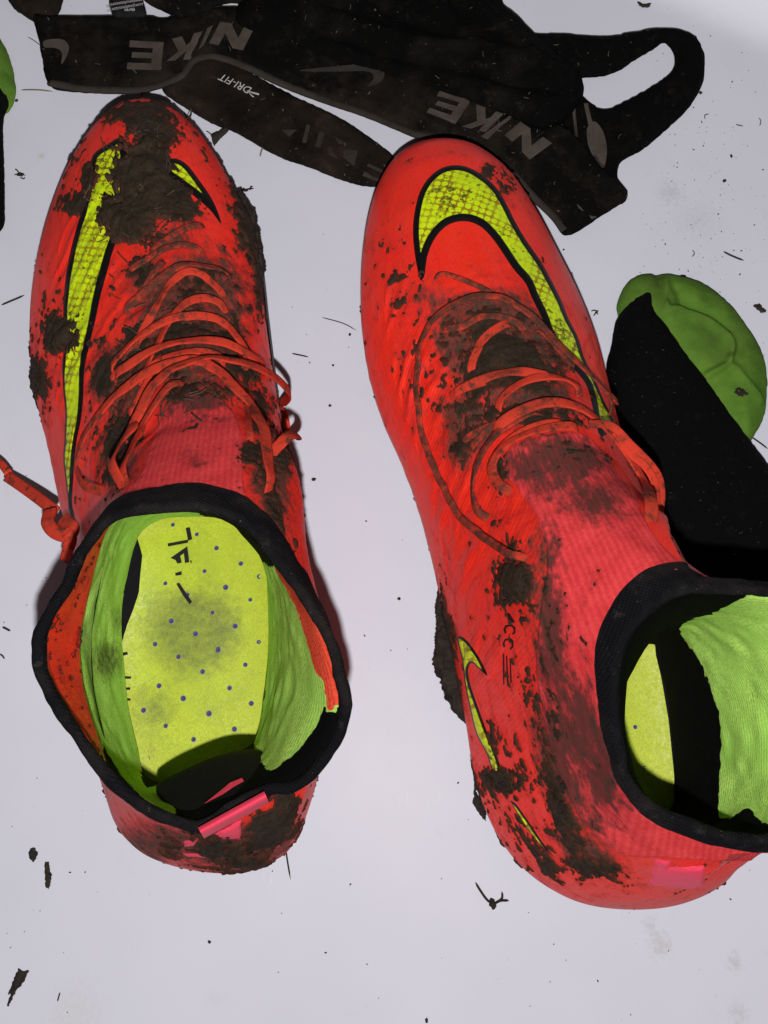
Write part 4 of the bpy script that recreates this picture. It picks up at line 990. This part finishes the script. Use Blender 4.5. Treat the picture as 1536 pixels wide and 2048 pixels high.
def heel_panel(B, quad, z0, z1, nu=40, nv=24):
    a, b, c, d = [np.array(q_, float) for q_ in quad]; V = []
    for i in range(nv):
        t = i / (nv - 1)
        for j in range(nu):
            u = j / (nu - 1)
            k = 1 - .12 * max(0, 1 - t * 5) ** 2                       # rounded upper corners
            uu = .5 + (u - .5) * k; p = (a * (1 - uu) + b * uu) * (1 - t) + (d * (1 - uu) + c * uu) * t
            p = p + (c - b) * .10 * (abs(2 * u - 1) ** 3) * (1 - t) + np.array([3, 5]) * math.sin(7 * u) * .35 * (1 - t)
            V.append(tuple(unproj(p[0], p[1], z0 + (z1 - z0) * t ** .8 - .010 * abs(2 * u - 1) ** 2 * (1 - t) + .0012 * math.sin(9 * u + 3 * t))))
    V = np.array(V); F = grid_faces(nv, nu, False)[:, ::-1]
    o = mesh_obj('heel_panel', B.to_l(V), F, M['black'], B.root); md = o.modifiers.new('thick', 'SOLIDIFY'); md.thickness = .0018; md.offset = 0
    return BVHTree.FromPolygons([tuple(v) for v in V], [tuple(int(x) for x in f) for f in F])
BL.lin_bvh = heel_panel(BL, C3((610, 945), (1040, 790), (1130, 950), (770, 1140)), .080, .1045)
flat_piece('logo_print', [C3((845, 1050), (895, 1010), (945, 968), (985, 952), (992, 966), (960, 985), (920, 1012))], BL.lin_bvh, .0022, M['pink'], BL.root, 5, BL.to_l)

# ------------------------------------------------------------------ the black garment at the top
GO = unproj(640, 180, 0)
G_ = empty('sports_shorts', GO, 'crumpled black muddy shorts with worded elastic waistband lying above the boots', 'shorts')
side, _ = sheet('side_panel', [(6, -40), (22, 8), (45, 26), (66, 38), (110, 30), (120, -40)], .005, .004, .006, M['strap'], G_, seed=61)
back, b_back = sheet('back_waistband', C7((740, 235), (800, 215), (860, 225), (960, 280), (1130, 370), (1300, 450), (1450, 550), (1515, 605), (1540, 680), (1470, 705), (1430, 710), (1330, 690), (1200, 640), (1060, 590), (900, 500), (820, 470), (750, 430), (620, 335), (640, 290)), .002, .003, .004, M['strap'], G_, 8, 260, .0012, 90, 21)
top, _ = sheet('upper_panel', [(270, -40), (285, -6), (300, 5), (358, 28), (390, 21), (435, 6), (468, 1), (510, 7), (548, 13), (566, -4), (640, -40)], .014, .004, .006, M['waist'], G_, seed=31)
strap, b_strap = sheet('leg_strap', C8((560, 130), (640, 141), (760, 141), (900, 150), (1000, 136), (1080, 121), (1140, 120), (1200, 127), (1255, 155), (1285, 205), (1293, 250), (1285, 320), (1240, 400), (1150, 490), (1060, 565), (970, 622), (962, 700), (998, 750), (980, 775), (900, 760), (800, 600), (750, 450), (800, 372), (850, 405), (895, 430), (950, 412), (1000, 388), (1100, 330), (1160, 280), (1180, 235), (1175, 190), (1142, 155), (1100, 180), (1040, 215), (960, 265), (900, 284), (815, 290), (700, 300)), .004, .005, .004, M['cloth'], G_, 8, 420, .0010, 80, 41)
body, b_body = sheet('shorts_fabric', [(470, 60), (520, -50), (700, -60), (960, -50), (1003, -2), (1010, 18), (1034, 38), (1069, 75), (1110, 112), (1150, 145), (1168, 172), (1165, 195), (1140, 230), (1090, 262), (1000, 230), (900, 200), (780, 165), (680, 140), (580, 100)], .009, .008, .010, M['cloth'], G_, 7, 260, .0042, 34, 51, lambda P: sum(a_ * np.exp(-(line_dist(P, catmull(l_, 50)) / w_) ** 2) for l_, a_, w_ in (([(600, 40), (760, 90), (900, 120), (1060, 140)], .0026, 9), ([(640, 90), (800, 135), (960, 175), (1100, 205)], -.0030, 10), ([(860, -30), (900, 60), (980, 150)], .0022, 8), ([(700, -40), (760, 40), (900, 90)], -.002, 10), ([(940, 20), (1040, 110), (1120, 170)], .0024, 9))))
band, b_band = sheet('waistband', [(67, 30), (100, 33), (160, 32), (235, 32), (300, 33), (323, 37), (365, 29), (443, 14), (520, 20), (610, 90), (700, 120), (800, 150), (880, 176), (980, 214), (1080, 255), (1120, 250), (1160, 280), (1200, 330), (1256, 385), (1250, 398), (1205, 428), (1140, 467), (1127, 466), (1111, 438), (1070, 400), (1030, 355), (950, 310), (890, 281), (832, 271), (800, 258), (729, 229), (651, 203), (562, 169), (500, 140), (450, 121), (417, 115), (385, 126), (365, 153), (333, 168), (281, 182), (224, 183), (156, 180), (104, 172), (91, 156), (84, 115), (75, 70)], .010, .0025, .003, M['waist'], G_, 9, 420, .0016, 60, 71)
# folded edge strip, a lighter hem along the waistband's lower edge
hem = [(100, 166), (156, 177), (224, 181), (281, 180), (333, 166), (365, 151), (385, 124), (417, 113), (450, 119), (500, 138), (562, 167), (651, 201), (729, 227), (800, 256), (832, 269), (890, 279), (950, 308), (1030, 352), (1070, 397), (1110, 436), (1128, 462)]
hp = catmull(hem, 200)
hv, hf = tube(np.array([tuple(drape(b_band, x, y - 1, .0003, .011)[0]) for x, y in hp]) - np.array(GO), .0016, .0009, 8)
mesh_obj('hem', hv, hf, M['faint'], G_)
class Stack:
    def __init__(s, *b): s.b = b
    def ray_cast(s, o, d):
        h = [k.ray_cast(o, d) for k in s.b]; h = [k for k in h if k[0] is not None]
        return max(h, key=lambda k: k[0].z) if h else (None,) * 4
b_right = Stack(b_band, b_strap)
def word(nm, chars, mat, bvh, off=.0004): return flat_piece(nm, [letter(c, q) for c, q in chars], bvh, off, mat, G_, 5)
word('lettering', [('E', [C7((630, 165))[0], C7((500, 158))[0], C7((488, 268))[0], C7((618, 272))[0]]),
                   ('K', [(405, 64), (347, 78), (333, 124), (380, 119)]) ,
                   ('N', [(510, 55), (441, 45), (418, 88), (486, 102)]),
                   ('I', [(428, 51), (414, 58), (396, 101), (409, 91)])], M['letter'], b_band)
word('lettering', [('E', [C8((405, 385))[0], C8((275, 352))[0], C8((225, 435))[0], C8((335, 478))[0]]),
                   ('K', [C8((520, 440))[0], C8((420, 405))[0], C8((360, 488))[0], C8((450, 510))[0]]),
                   ('I', [C8((572, 450))[0], C8((536, 438))[0], C8((430, 525))[0], C8((462, 540))[0]]),
                   ('N', [C8((706, 552))[0], C8((585, 470))[0], C8((525, 520))[0], C8((620, 615))[0]])], M['letter'], b_band)
flat_piece('logo_print', [smooth_poly(C7((1148, 274), (1280, 258), (1400, 249), (1450, 256), (1476, 282), (1468, 312), (1430, 332), (1408, 334), (1434, 306), (1430, 284), (1400, 276), (1300, 278)), 60)], b_band, .0004, M['faint'], G_, 6)
flat_piece('logo_print', [smooth_poly(C7((168, 162), (215, 152), (250, 158), (266, 182), (258, 218), (236, 250), (240, 215), (232, 196), (205, 186), (172, 184)), 50)], b_band, .0004, M['letter'], G_, 6)
flat_piece('logo_print', [smooth_poly(C8((842, 490), (868, 468), (898, 500), (915, 560), (914, 610), (902, 648), (870, 610), (846, 560)), 50)], b_right, .0004, M['letter'], G_, 6)
for _p in (C8((784, 414), (796, 412), (803, 530), (791, 522)), C8((828, 400), (842, 398), (860, 470), (846, 486)), C8((800, 785), (876, 832), (858, 840), (808, 800))): flat_piece('logo_print', [_p], b_right, .0004, M['letter'], G_, 6)
flat_piece('lettering', [C7((1080, 500), (1140, 500), (1110, 528)), C7((1160, 550), (1176, 552), (1192, 484), (1178, 480)), C7((1210, 565), (1230, 570), (1248, 512), (1228, 506)), C7((1285, 526), (1335, 556), (1300, 556)), C7((1262, 566), (1300, 612), (1264, 598)), C7((1320, 576), (1374, 580), (1360, 640), (1318, 606)), C7((1400, 660), (1470, 690), (1462, 700), (1392, 676)), C7((1415, 630), (1484, 662), (1478, 672), (1408, 640))], b_back, .0004, M['faint'], G_, 6)
text_px('lettering', 'DRI-FIT', (506, 178), (-.87, -.42), 21, b_back, .0005, M['white'], G_, .25)
flat_piece('logo_print', [C7((948, 350), (996, 362), (994, 369), (955, 357), (978, 376), (970, 376))], b_back, .0005, M['white'], G_, 6)
tagq = [(214, -20), (280, -20), (292, 24), (285, 30), (232, 31), (222, 26)]
lab, b_lab = sheet('care_label', tagq, .0135, .0006, .002, M['black'], G_, 8, 120, .0002, 60, 81, sharp=True)
for k, (sx, sy, tx) in enumerate([((288), 26, 'محتوى'), (286, 17, 'composicion'), (284, 8, 'contenido/'), (280, -1, 'contenido')]):
    text_px('lettering', ['fibres', 'composition/corpo', 'contenu/contenido', 'contenu'][k], (sx - 18 * (k == 0), sy - 9), (-.98, .16), 9.5, b_lab, .0006, M['white'], lab, 0, lambda X: X - np.array(GO))

# ------------------------------------------------------------------ shin guards
PO = unproj(1400, 850, 0)
pr = empty('shin_guard', PO, 'green backed black shin guard lying right of the right boot', 'shin guard', 'shin guards')
def crease_fn(P):
    z = np.zeros(len(P))
    for ln, a, w in (([(1318, 575), (1318, 640), (1345, 640), (1400, 660), (1440, 690), (1448, 715), (1436, 745), (1400, 765)], .0030, 7), ([(1340, 600), (1352, 625), (1420, 655), (1462, 700), (1445, 740)], -.0022, 12), ([(1440, 735), (1470, 780), (1505, 815)], .0022, 8), ([(1310, 560), (1316, 620)], -.002, 9)):
        z += a * np.exp(-(line_dist(P, catmull(ln, 60)) / w) ** 2)
    return z
sheet('foam_backing', [(1238, 628), (1236, 605), (1248, 575), (1268, 556), (1300, 551), (1350, 554), (1392, 566), (1425, 585), (1462, 618), (1490, 655), (1515, 695), (1529, 735), (1532, 775), (1527, 830), (1512, 865), (1490, 890), (1420, 860), (1330, 720), (1260, 670)], .003, .009, .014, M['foam'], pr, 5, 220, .0022, 75, 101, crease_fn)
sheet('black_cover', [(1234, 640), (1258, 606), (1280, 590), (1298, 588), (1304, 604), (1306, 625), (1330, 655), (1360, 700), (1400, 752), (1450, 822), (1490, 876), (1536, 938), (1640, 1060), (1640, 1150), (1560, 1190), (1420, 1180), (1345, 1200), (1308, 1090), (1280, 980), (1255, 890), (1226, 800), (1214, 735), (1224, 690)], .007, .012, .018, M['pad'], pr, 9, 300, .0014, 50, 111)
PL = unproj(-20, 200, 0)
pl = empty('shin_guard', PL, 'green edge of a shin guard cut off by the left border', 'shin guard', 'shin guards')
sheet('foam_backing', [(-120, 20), (-30, 40), (0, 78), (16, 110), (26, 150), (29, 182), (22, 206), (10, 222), (-60, 240), (-120, 200)], .003, .009, .012, M['foam'], pl, 7, 140, .002, 45, 121)
sheet('black_cover', [(-120, 150), (-20, 155), (0, 168), (9, 178), (14, 200), (9, 220), (4, 236), (5, 330), (6, 395), (0, 455), (-60, 480), (-120, 420)], .006, .010, .014, M['pad'], pl, 8, 160, .001, 50, 131)

# ------------------------------------------------------------------ dirt and grass on the tray
def bit(name, V, F, mat, px, label, cat, group):
    c = unproj(px[0], px[1], 0)
    o = mesh_obj(name, V, F, mat); o.location = c
    return tag(o, label, cat, group)

def clod_mesh(r, seed, flat=.5, elong=1.0, ang=0.0):
    bm = bmesh.new(); bmesh.ops.create_icosphere(bm, subdivisions=3, radius=1)
    V = np.array([tuple(v.co) for v in bm.verts]); F = [[v.index for v in f.verts] for f in bm.faces]; bm.free()
    k = 1 + fbm(V + seed * 3.1, 1.6, 3, seed) * .75 + fbm(V + seed, 4.5, 2, seed) * .3
    V = V * k[:, None]; V[:, 0] *= elong; V[:, 2] *= flat
    c, s = math.cos(ang), math.sin(ang)
    V = np.stack([V[:, 0] * c - V[:, 1] * s, V[:, 0] * s + V[:, 1] * c, V[:, 2]], 1) * r
    V[:, 2] -= V[:, 2].min() - .0001
    return V, F

def strip_mesh(path_px, c, w, z=.0006, lift=0.0, th=None):
    P = catmull(path_px, 26); X = unproj_np(P, z); X[:, 2] = z + lift * np.sin(np.linspace(0, math.pi, 26))
    t = np.linspace(0, 1, 26); tp = np.clip(np.minimum(t * 6 + .35, (1 - t) * 5 + .2), 0, 1)
    V, F = tube(X - np.array(c), w / 2, (th or min(w * .35, .0005)) / 2, 6, taper=tp)
    return V, F

def blade(path, w, mat, label, cat='grass blade', name='grass_blade', group='dry grass blades on the tray', lift=.0004):
    m = path[len(path) // 2]; c = unproj(m[0], m[1], 0); V, F = strip_mesh(path, c, w, lift=lift)
    return bit(name, V, F, mat, m, label, cat, group)

def chip(poly, label, cat='soil chip', name='soil_chip', group='dark soil chips on the tray', h=.0012, seed=5):
    P = resample(np.vstack([poly, poly[:1]]).astype(float), 60, True)
    P = P + np.stack([fbm(np.column_stack([P, np.zeros(60)]), .35, 2, seed), fbm(np.column_stack([P, np.ones(60)]), .35, 2, seed + 1)], 1) * 2.2
    ctr = P.mean(0); c = unproj(ctr[0], ctr[1], 0); V2, F = fill_px(P, 4)
    X = unproj_np(V2, .0004); sd = np.clip(poly_sdf(V2, P) / 6, 0, 1); X[:, 2] = .0005 + h * np.sqrt(sd) * (1 + .7 * fbm(X, 900, 3, seed))
    F = [f if np.cross(X[f[1]] - X[f[0]], X[f[2]] - X[f[0]])[2] > 0 else f[::-1] for f in F]
    n0 = len(X); B_ = X.copy(); B_[:, 2] = .00012
    return bit(name, np.vstack([X, B_]) - np.array(c), F + [[i + n0 for i in f][::-1] for f in F], M['crumb'], ctr, label, cat, group)

def sprig(paths, w, px, r, label, seed, group='withered root sprigs on the tray'):
    c = unproj(px[0], px[1], 0); V, F = clod_mesh(r, seed, .45, 1.5, seed)
    V = V.tolist()
    for p in paths:
        v, f = strip_mesh(p, c, w, .0008, .0012); b = len(V); V += v.tolist(); F += [[i + b for i in q] for q in f]
    return bit('root_sprig', V, F, M['crumb'], px, label, 'root sprig', group)

ST_, DG = M['straw'], M['darkgrass']
blade([(42, 180), (74, 181), (106, 183)], .0007, ST_, 'straight pale dry grass stalk below the left green pad edge')
blade([(3, 610), (22, 603), (36, 597), (49, 590)], .0009, DG, 'dark bent stalk piece left of the left boot, at the border')
blade([(56, 74), (68, 82), (82, 92)], .00035, DG, 'thin dark fibre poking out of the left waistband end')
blade([(644, 635), (665, 641), (690, 649), (713, 661)], .0004, DG, 'long thin dark hair between the two boots')
blade([(584, 707), (600, 711), (617, 714)], .0006, DG, 'short thick black stalk right of the left boot laces')
blade([(568, 1664), (572, 1700), (581, 1759)], .0006, DG, 'long dark needle pointing down from the left heel')
blade([(5, 1254), (12, 1257), (21, 1262)], .0008, DG, 'stubby black stalk left of the left collar')
blade([(0, 1308), (6, 1312), (9, 1318)], .0006, DG, 'black stalk end cut by the left border')
blade([(1447, 503), (1460, 511), (1474, 517), (1488, 521)], .0009, DG, 'dark curved grass blade above the green shin guard')
blade([(1500, 872), (1516, 884), (1536, 898)], .0007, DG, 'grey stalk sticking out below the green shin guard')
blade([(527, 292), (523, 303), (520, 314)], .0007, ST_, 'short brown stalk at the lower strap edge')
blade([(282, 181), (284, 190), (285, 199)], .0007, ST_, 'short stalk between the left toe and the waistband')
blade([(1410, 238), (1409, 232), (1418, 228)], .0004, DG, 'thin hooked fibre right of the black loop strap')
blade([(1472, 249), (1478, 252), (1485, 251)], .0005, DG, 'small dark straight fibre near the right border')
blade([(120, 1985), (118, 1994), (115, 2003)], .0005, DG, 'small dark splinter at the bottom left')
blade([(1518, 236), (1521, 244), (1519, 252)], .0004, DG, 'thin curved fibre beside the right border')
blade([(412, 262), (418, 266), (424, 271)], .0005, DG, 'tiny fibre above the right side of the left toe')
blade([(1385, 500), (1388, 508), (1384, 514)], .0004, DG, 'fine hair above the green pad')
chip([(60, 1697), (68, 1695), (76, 1706), (72, 1718), (66, 1724), (59, 1716), (57, 1706)], 'round ragged soil chip left of the left heel', seed=3)
chip([(89, 1724), (98, 1724), (99, 1742), (103, 1748), (101, 1765), (97, 1778), (91, 1774), (90, 1750)], 'upright brown soil chip below the round chip', seed=4)
chip([(37, 1937), (46, 1943), (57, 1941), (52, 1955), (42, 1972), (32, 1982), (16, 2013), (13, 2010), (22, 1985), (16, 1990), (26, 1962)], 'largest brown soil chip, at the bottom left corner', seed=6)
chip([(1274, 3), (1288, 8), (1304, 6), (1300, 13), (1288, 15), (1280, 11)], 'flat leaf-like soil chip at the top right edge', seed=7)
chip([(1505, 610), (1518, 607), (1526, 615), (1533, 622), (1522, 626), (1514, 617)], 'ragged soil chip right of the green shin guard', seed=8)
chip([(948, 1570), (956, 1590), (966, 1600), (973, 1618), (972, 1642), (963, 1636), (946, 1608)], 'dark soil chip leaning against the right heel side', seed=9, h=.004)
chip([(420, 268), (436, 262), (454, 250), (463, 254), (450, 268), (436, 282), (428, 292)], 'dark crumpled leaf scrap by the left toe tip side', seed=10)
chip([(1361, 549), (1366, 549), (1372, 552), (1380, 562), (1372, 558), (1364, 558)], 'small grey chip on the upper rim of the green pad', seed=12)
sprig([[(28, 350), (40, 352), (52, 351)], [(30, 338), (36, 344), (42, 350)], [(40, 356), (50, 361), (50, 354)]], .0005, (42, 351), .0010, 'tangled black root sprig left of the left toe', 3)
sprig([[(951, 1765), (960, 1780), (975, 1800), (988, 1808)], [(988, 1808), (1000, 1800), (1018, 1801)], [(990, 1806), (1003, 1795), (1004, 1783)]], .0008, (985, 1806), .0011, 'V shaped black root sprig left of the right heel', 5)
sprig([[(476, 384), (492, 383), (508, 377)], [(500, 380), (506, 374)]], .0008, (490, 382), .0008, 'thin brown root sprig beside the left boot toe side', 6)
sprig([[(1187, 632), (1197, 621)], [(1182, 622), (1190, 624), (1196, 630)]], .0005, (1192, 626), .0004, 'tiny cross shaped sprig right of the right boot', 7)
for (x, y, r, lb) in [(628, 959, .0007, 'star shaped black crumb right of the left collar front'), (666, 731, .0004, 'round black crumb below the long hair'), (700, 670, .0005, 'boxy crumb beside the right boot edge'),
                      (798, 1198, .0006, 'grey crumb beside the right boot heel side'), (1400, 187, .0007, 'smooth dark crumb right of the strap loop'), (1448, 363, .0006, 'dark crumb right of the folded strap'),
                      (1462, 313, .0005, 'small dark crumb near the right border'), (1127, 500, .0004, 'dot like crumb right of the right toe'), (34, 203, .0006, 'black crumb under the pale stalk'),
                      (419, 1883, .0005, 'flat dark crumb at the bottom middle'), (853, 2040, .0005, 'dark crumb at the bottom edge'), (660, 812, .0005, 'oblong crumb between the boots'), (1302, 224, .0005, 'crumb inside the strap opening')]:
    V, F = clod_mesh(r, int(x), .55, random.uniform(1, 1.5), random.uniform(0, 3))
    bit('soil_crumb', V, F, M['crumb'], (x, y), lb, 'soil crumb', 'soil crumbs on the tray')
V, F = clod_mesh(.0022, 77, .5, 1.4, 0); o = bit('soil_crumb', V, F, M['crumb'], (1461, 806), 'brown mud crumb stuck on the green pad', 'soil crumb', 'soil crumbs on the tray'); o.location.z = .0105

# the finest dust nobody could count
AV, AF = [], []
for i in range(420):
    if random.random() < .45: x, y = random.gauss(1420, 70), random.gauss(430, 170)
    else: x, y = random.uniform(0, 1536), random.uniform(0, 2048)
    c = unproj(x, y, 0)
    r = random.choice((.00012, .00016, .0002, .0003)); V, F = [], []
    a0 = random.uniform(0, 6); el = random.uniform(.5, 2.2); n = 6
    for k in range(n):
        a = k * 2 * math.pi / n; u, v = r * el * math.cos(a), r * math.sin(a) * random.uniform(.6, 1.3)
        V.append((c.x + u * math.cos(a0) - v * math.sin(a0), c.y + u * math.sin(a0) + v * math.cos(a0), .00008))
    V.append((c.x, c.y, .0003)); b = len(AV); AV += V; AF += [[b + k, b + (k + 1) % n, b + n] for k in range(n)]
o = mesh_obj('dirt_specks', AV, AF, M['crumb'], smooth=False); tag(o, 'fine dirt specks scattered over the white tray', 'dirt', kind='stuff')

# matted grass fibres caught in the left boot's mud
AV, AF = [], []
for i in range(150):
    if i < 100: x, y = random.gauss(275, 45), random.gauss(380, 70)
    else: x, y = random.uniform(220, 470), random.uniform(560, 850)
    a = random.gauss(2.4 if x > 275 else .9, .7); L = random.uniform(8, 34)
    pts = [(x, y), (x + L * .5 * math.cos(a) + random.gauss(0, 2), y + L * .5 * math.sin(a)), (x + L * math.cos(a), y + L * math.sin(a) + random.gauss(0, 3))]
    P = catmull(pts, 8); X = np.array([tuple(drape(BL.bvh, px_, py_, .0022 if i < 100 else .0012)[0]) for px_, py_ in P])
    v, f = tube(BL.to_l(X), random.choice((.00012, .00018, .00028)), .0001, 4); b = len(AV); AV += v.tolist(); AF += [[q_ + b for q_ in g] for g in f]
o = mesh_obj('grass_fibres', AV, AF, mat_plain('mud_fibre', (.085, .063, .042), .8, .25), BL.root); o['kind'] = 'stuff'

# small soil clods sitting in the thick mud
def clods(B, spots, n, name):
    AV, AF = [], []
    protos = [clod_mesh(1.0, 200 + k, .42, 1.5, k) for k in range(6)]
    cols = []
    for k in range(n):
        x, y, rx, ry = random.choice(spots); a, r = random.uniform(0, 6.28), math.sqrt(random.random())
        px_, py_ = x + rx * r * math.cos(a), y + ry * r * math.sin(a)
        p, nn = drape(B.bvh, px_, py_, 0)
        if p.z < .012 or nn.z < .15: continue
        V, F = protos[k % 6]; rr = random.choice((.00025, .0003, .0004, .0005, .0007)) * random.uniform(.8, 1.3)
        q = nn.to_track_quat('Z', 'Y').to_matrix() @ Matrix.Rotation(random.uniform(0, 6.28), 3, 'Z')
        X = V @ np.array(q).T * rr + np.array(p + nn * .0008)
        b = len(AV); AV += B.to_l(X).tolist(); AF += [[i + b for i in f] for f in F]
    o = mesh_obj(name, AV, AF, M['crumb'], B.root); o['kind'] = 'stuff'
clods(BL, [(285, 360, 55, 100), (300, 262, 50, 36), (335, 410, 45, 60), (125, 672, 40, 34), (495, 470, 14, 80), (470, 1690, 50, 18), (75, 745, 10, 50), (245, 870, 26, 44), (350, 720, 60, 40)], 230, 'mud_clods')
clods(BR, [(1030, 1165, 30, 46), (888, 1300, 14, 100), (1010, 1560, 36, 26), (1125, 1620, 20, 70)], 110, 'mud_clods')

# thick mud squeezed out along the sole edge
def edge_mud(B, path, zs, radii, seed):
    P = catmull(path, 90); t = np.linspace(0, 1, 90); Z = np.interp(t, np.linspace(0, 1, len(zs)), zs)
    R_ = np.interp(t, np.linspace(0, 1, len(radii)), radii)
    V, F = tube(unproj_np(P, Z), 1.0, 1.0, 28, taper=R_)
    c = np.repeat(unproj_np(P, Z), 28, 0); d = V - c
    V = c + d * (1 + fbm(V, 170, 4, seed, .65) * .8 + fbm(V, 800, 3, seed + 5) * .28)[:, None]
    V[:, 2] = np.maximum(V[:, 2], .0015)
    o = mesh_obj('mud_clump', B.to_l(V), F, M['crumb'], B.root)
    return o
edge_mud(BR, [(884, 1185), (892, 1240), (897, 1300), (905, 1350), (922, 1405), (940, 1450)], [.022, .024, .024, .023, .022, .02], [.0012, .0034, .0046, .0046, .0036, .001], 301)
edge_mud(BR, [(948, 1470), (956, 1520), (964, 1570), (978, 1620)], [.020, .022, .022, .02], [.0008, .0016, .0020, .0006], 311)
edge_mud(BL, [(478, 385), (498, 440), (510, 500), (518, 560), (524, 600)], [.024, .024, .024, .024, .024], [.0012, .0028, .0030, .0022, .0006], 321)
edge_mud(BL, [(70, 715), (70, 750), (76, 790), (86, 830)], [.024, .024, .024, .024], [.0006, .0018, .0018, .0005], 331)
edge_mud(BL, [(605, 1600), (592, 1645), (560, 1688), (520, 1712), (490, 1728), (440, 1730)], [.03, .032, .032, .031, .03, .03], [.0008, .0022, .0022, .0018, .0024, .0008], 341)

# pale lint and grass fibres sticking to the dark cloth
def lint(parent, bvh, area, n, name):
    AV, AF = [], []
    for k in range(n):
        x, y = random.uniform(*area[:2]), random.uniform(*area[2:]); a, L = random.uniform(0, 6.28), random.choice((2, 3, 4, 6, 11))
        o_, d_ = ray(x, y)
        if bvh.ray_cast(o_, d_)[0] is None: continue
        P = catmull([(x, y), (x + L * .5 * math.cos(a) + random.gauss(0, 1.5), y + L * .5 * math.sin(a)), (x + L * math.cos(a), y + L * math.sin(a))], 6)
        H = [bvh.ray_cast(*ray(*p)) for p in P]
        if any(h[0] is None for h in H): continue
        X = np.array([tuple(h[0] + Vector((0, 0, .0006))) for h in H]); v, f = tube(X - np.array(parent.location), random.choice((.00010, .00014, .00022)), .0001, 4)
        b = len(AV); AV += v.tolist(); AF += [[q + b for q in g] for g in f]
    o = mesh_obj(name, AV, AF, M['lint'], parent); o['kind'] = 'stuff'
M['lint'] = mat_plain('pale_lint', (.105, .088, .070), .9, .1)
lint(G_, Stack(b_band, b_body, b_back, b_strap), (60, 1300, -10, 460), 150, 'lint_fibres')
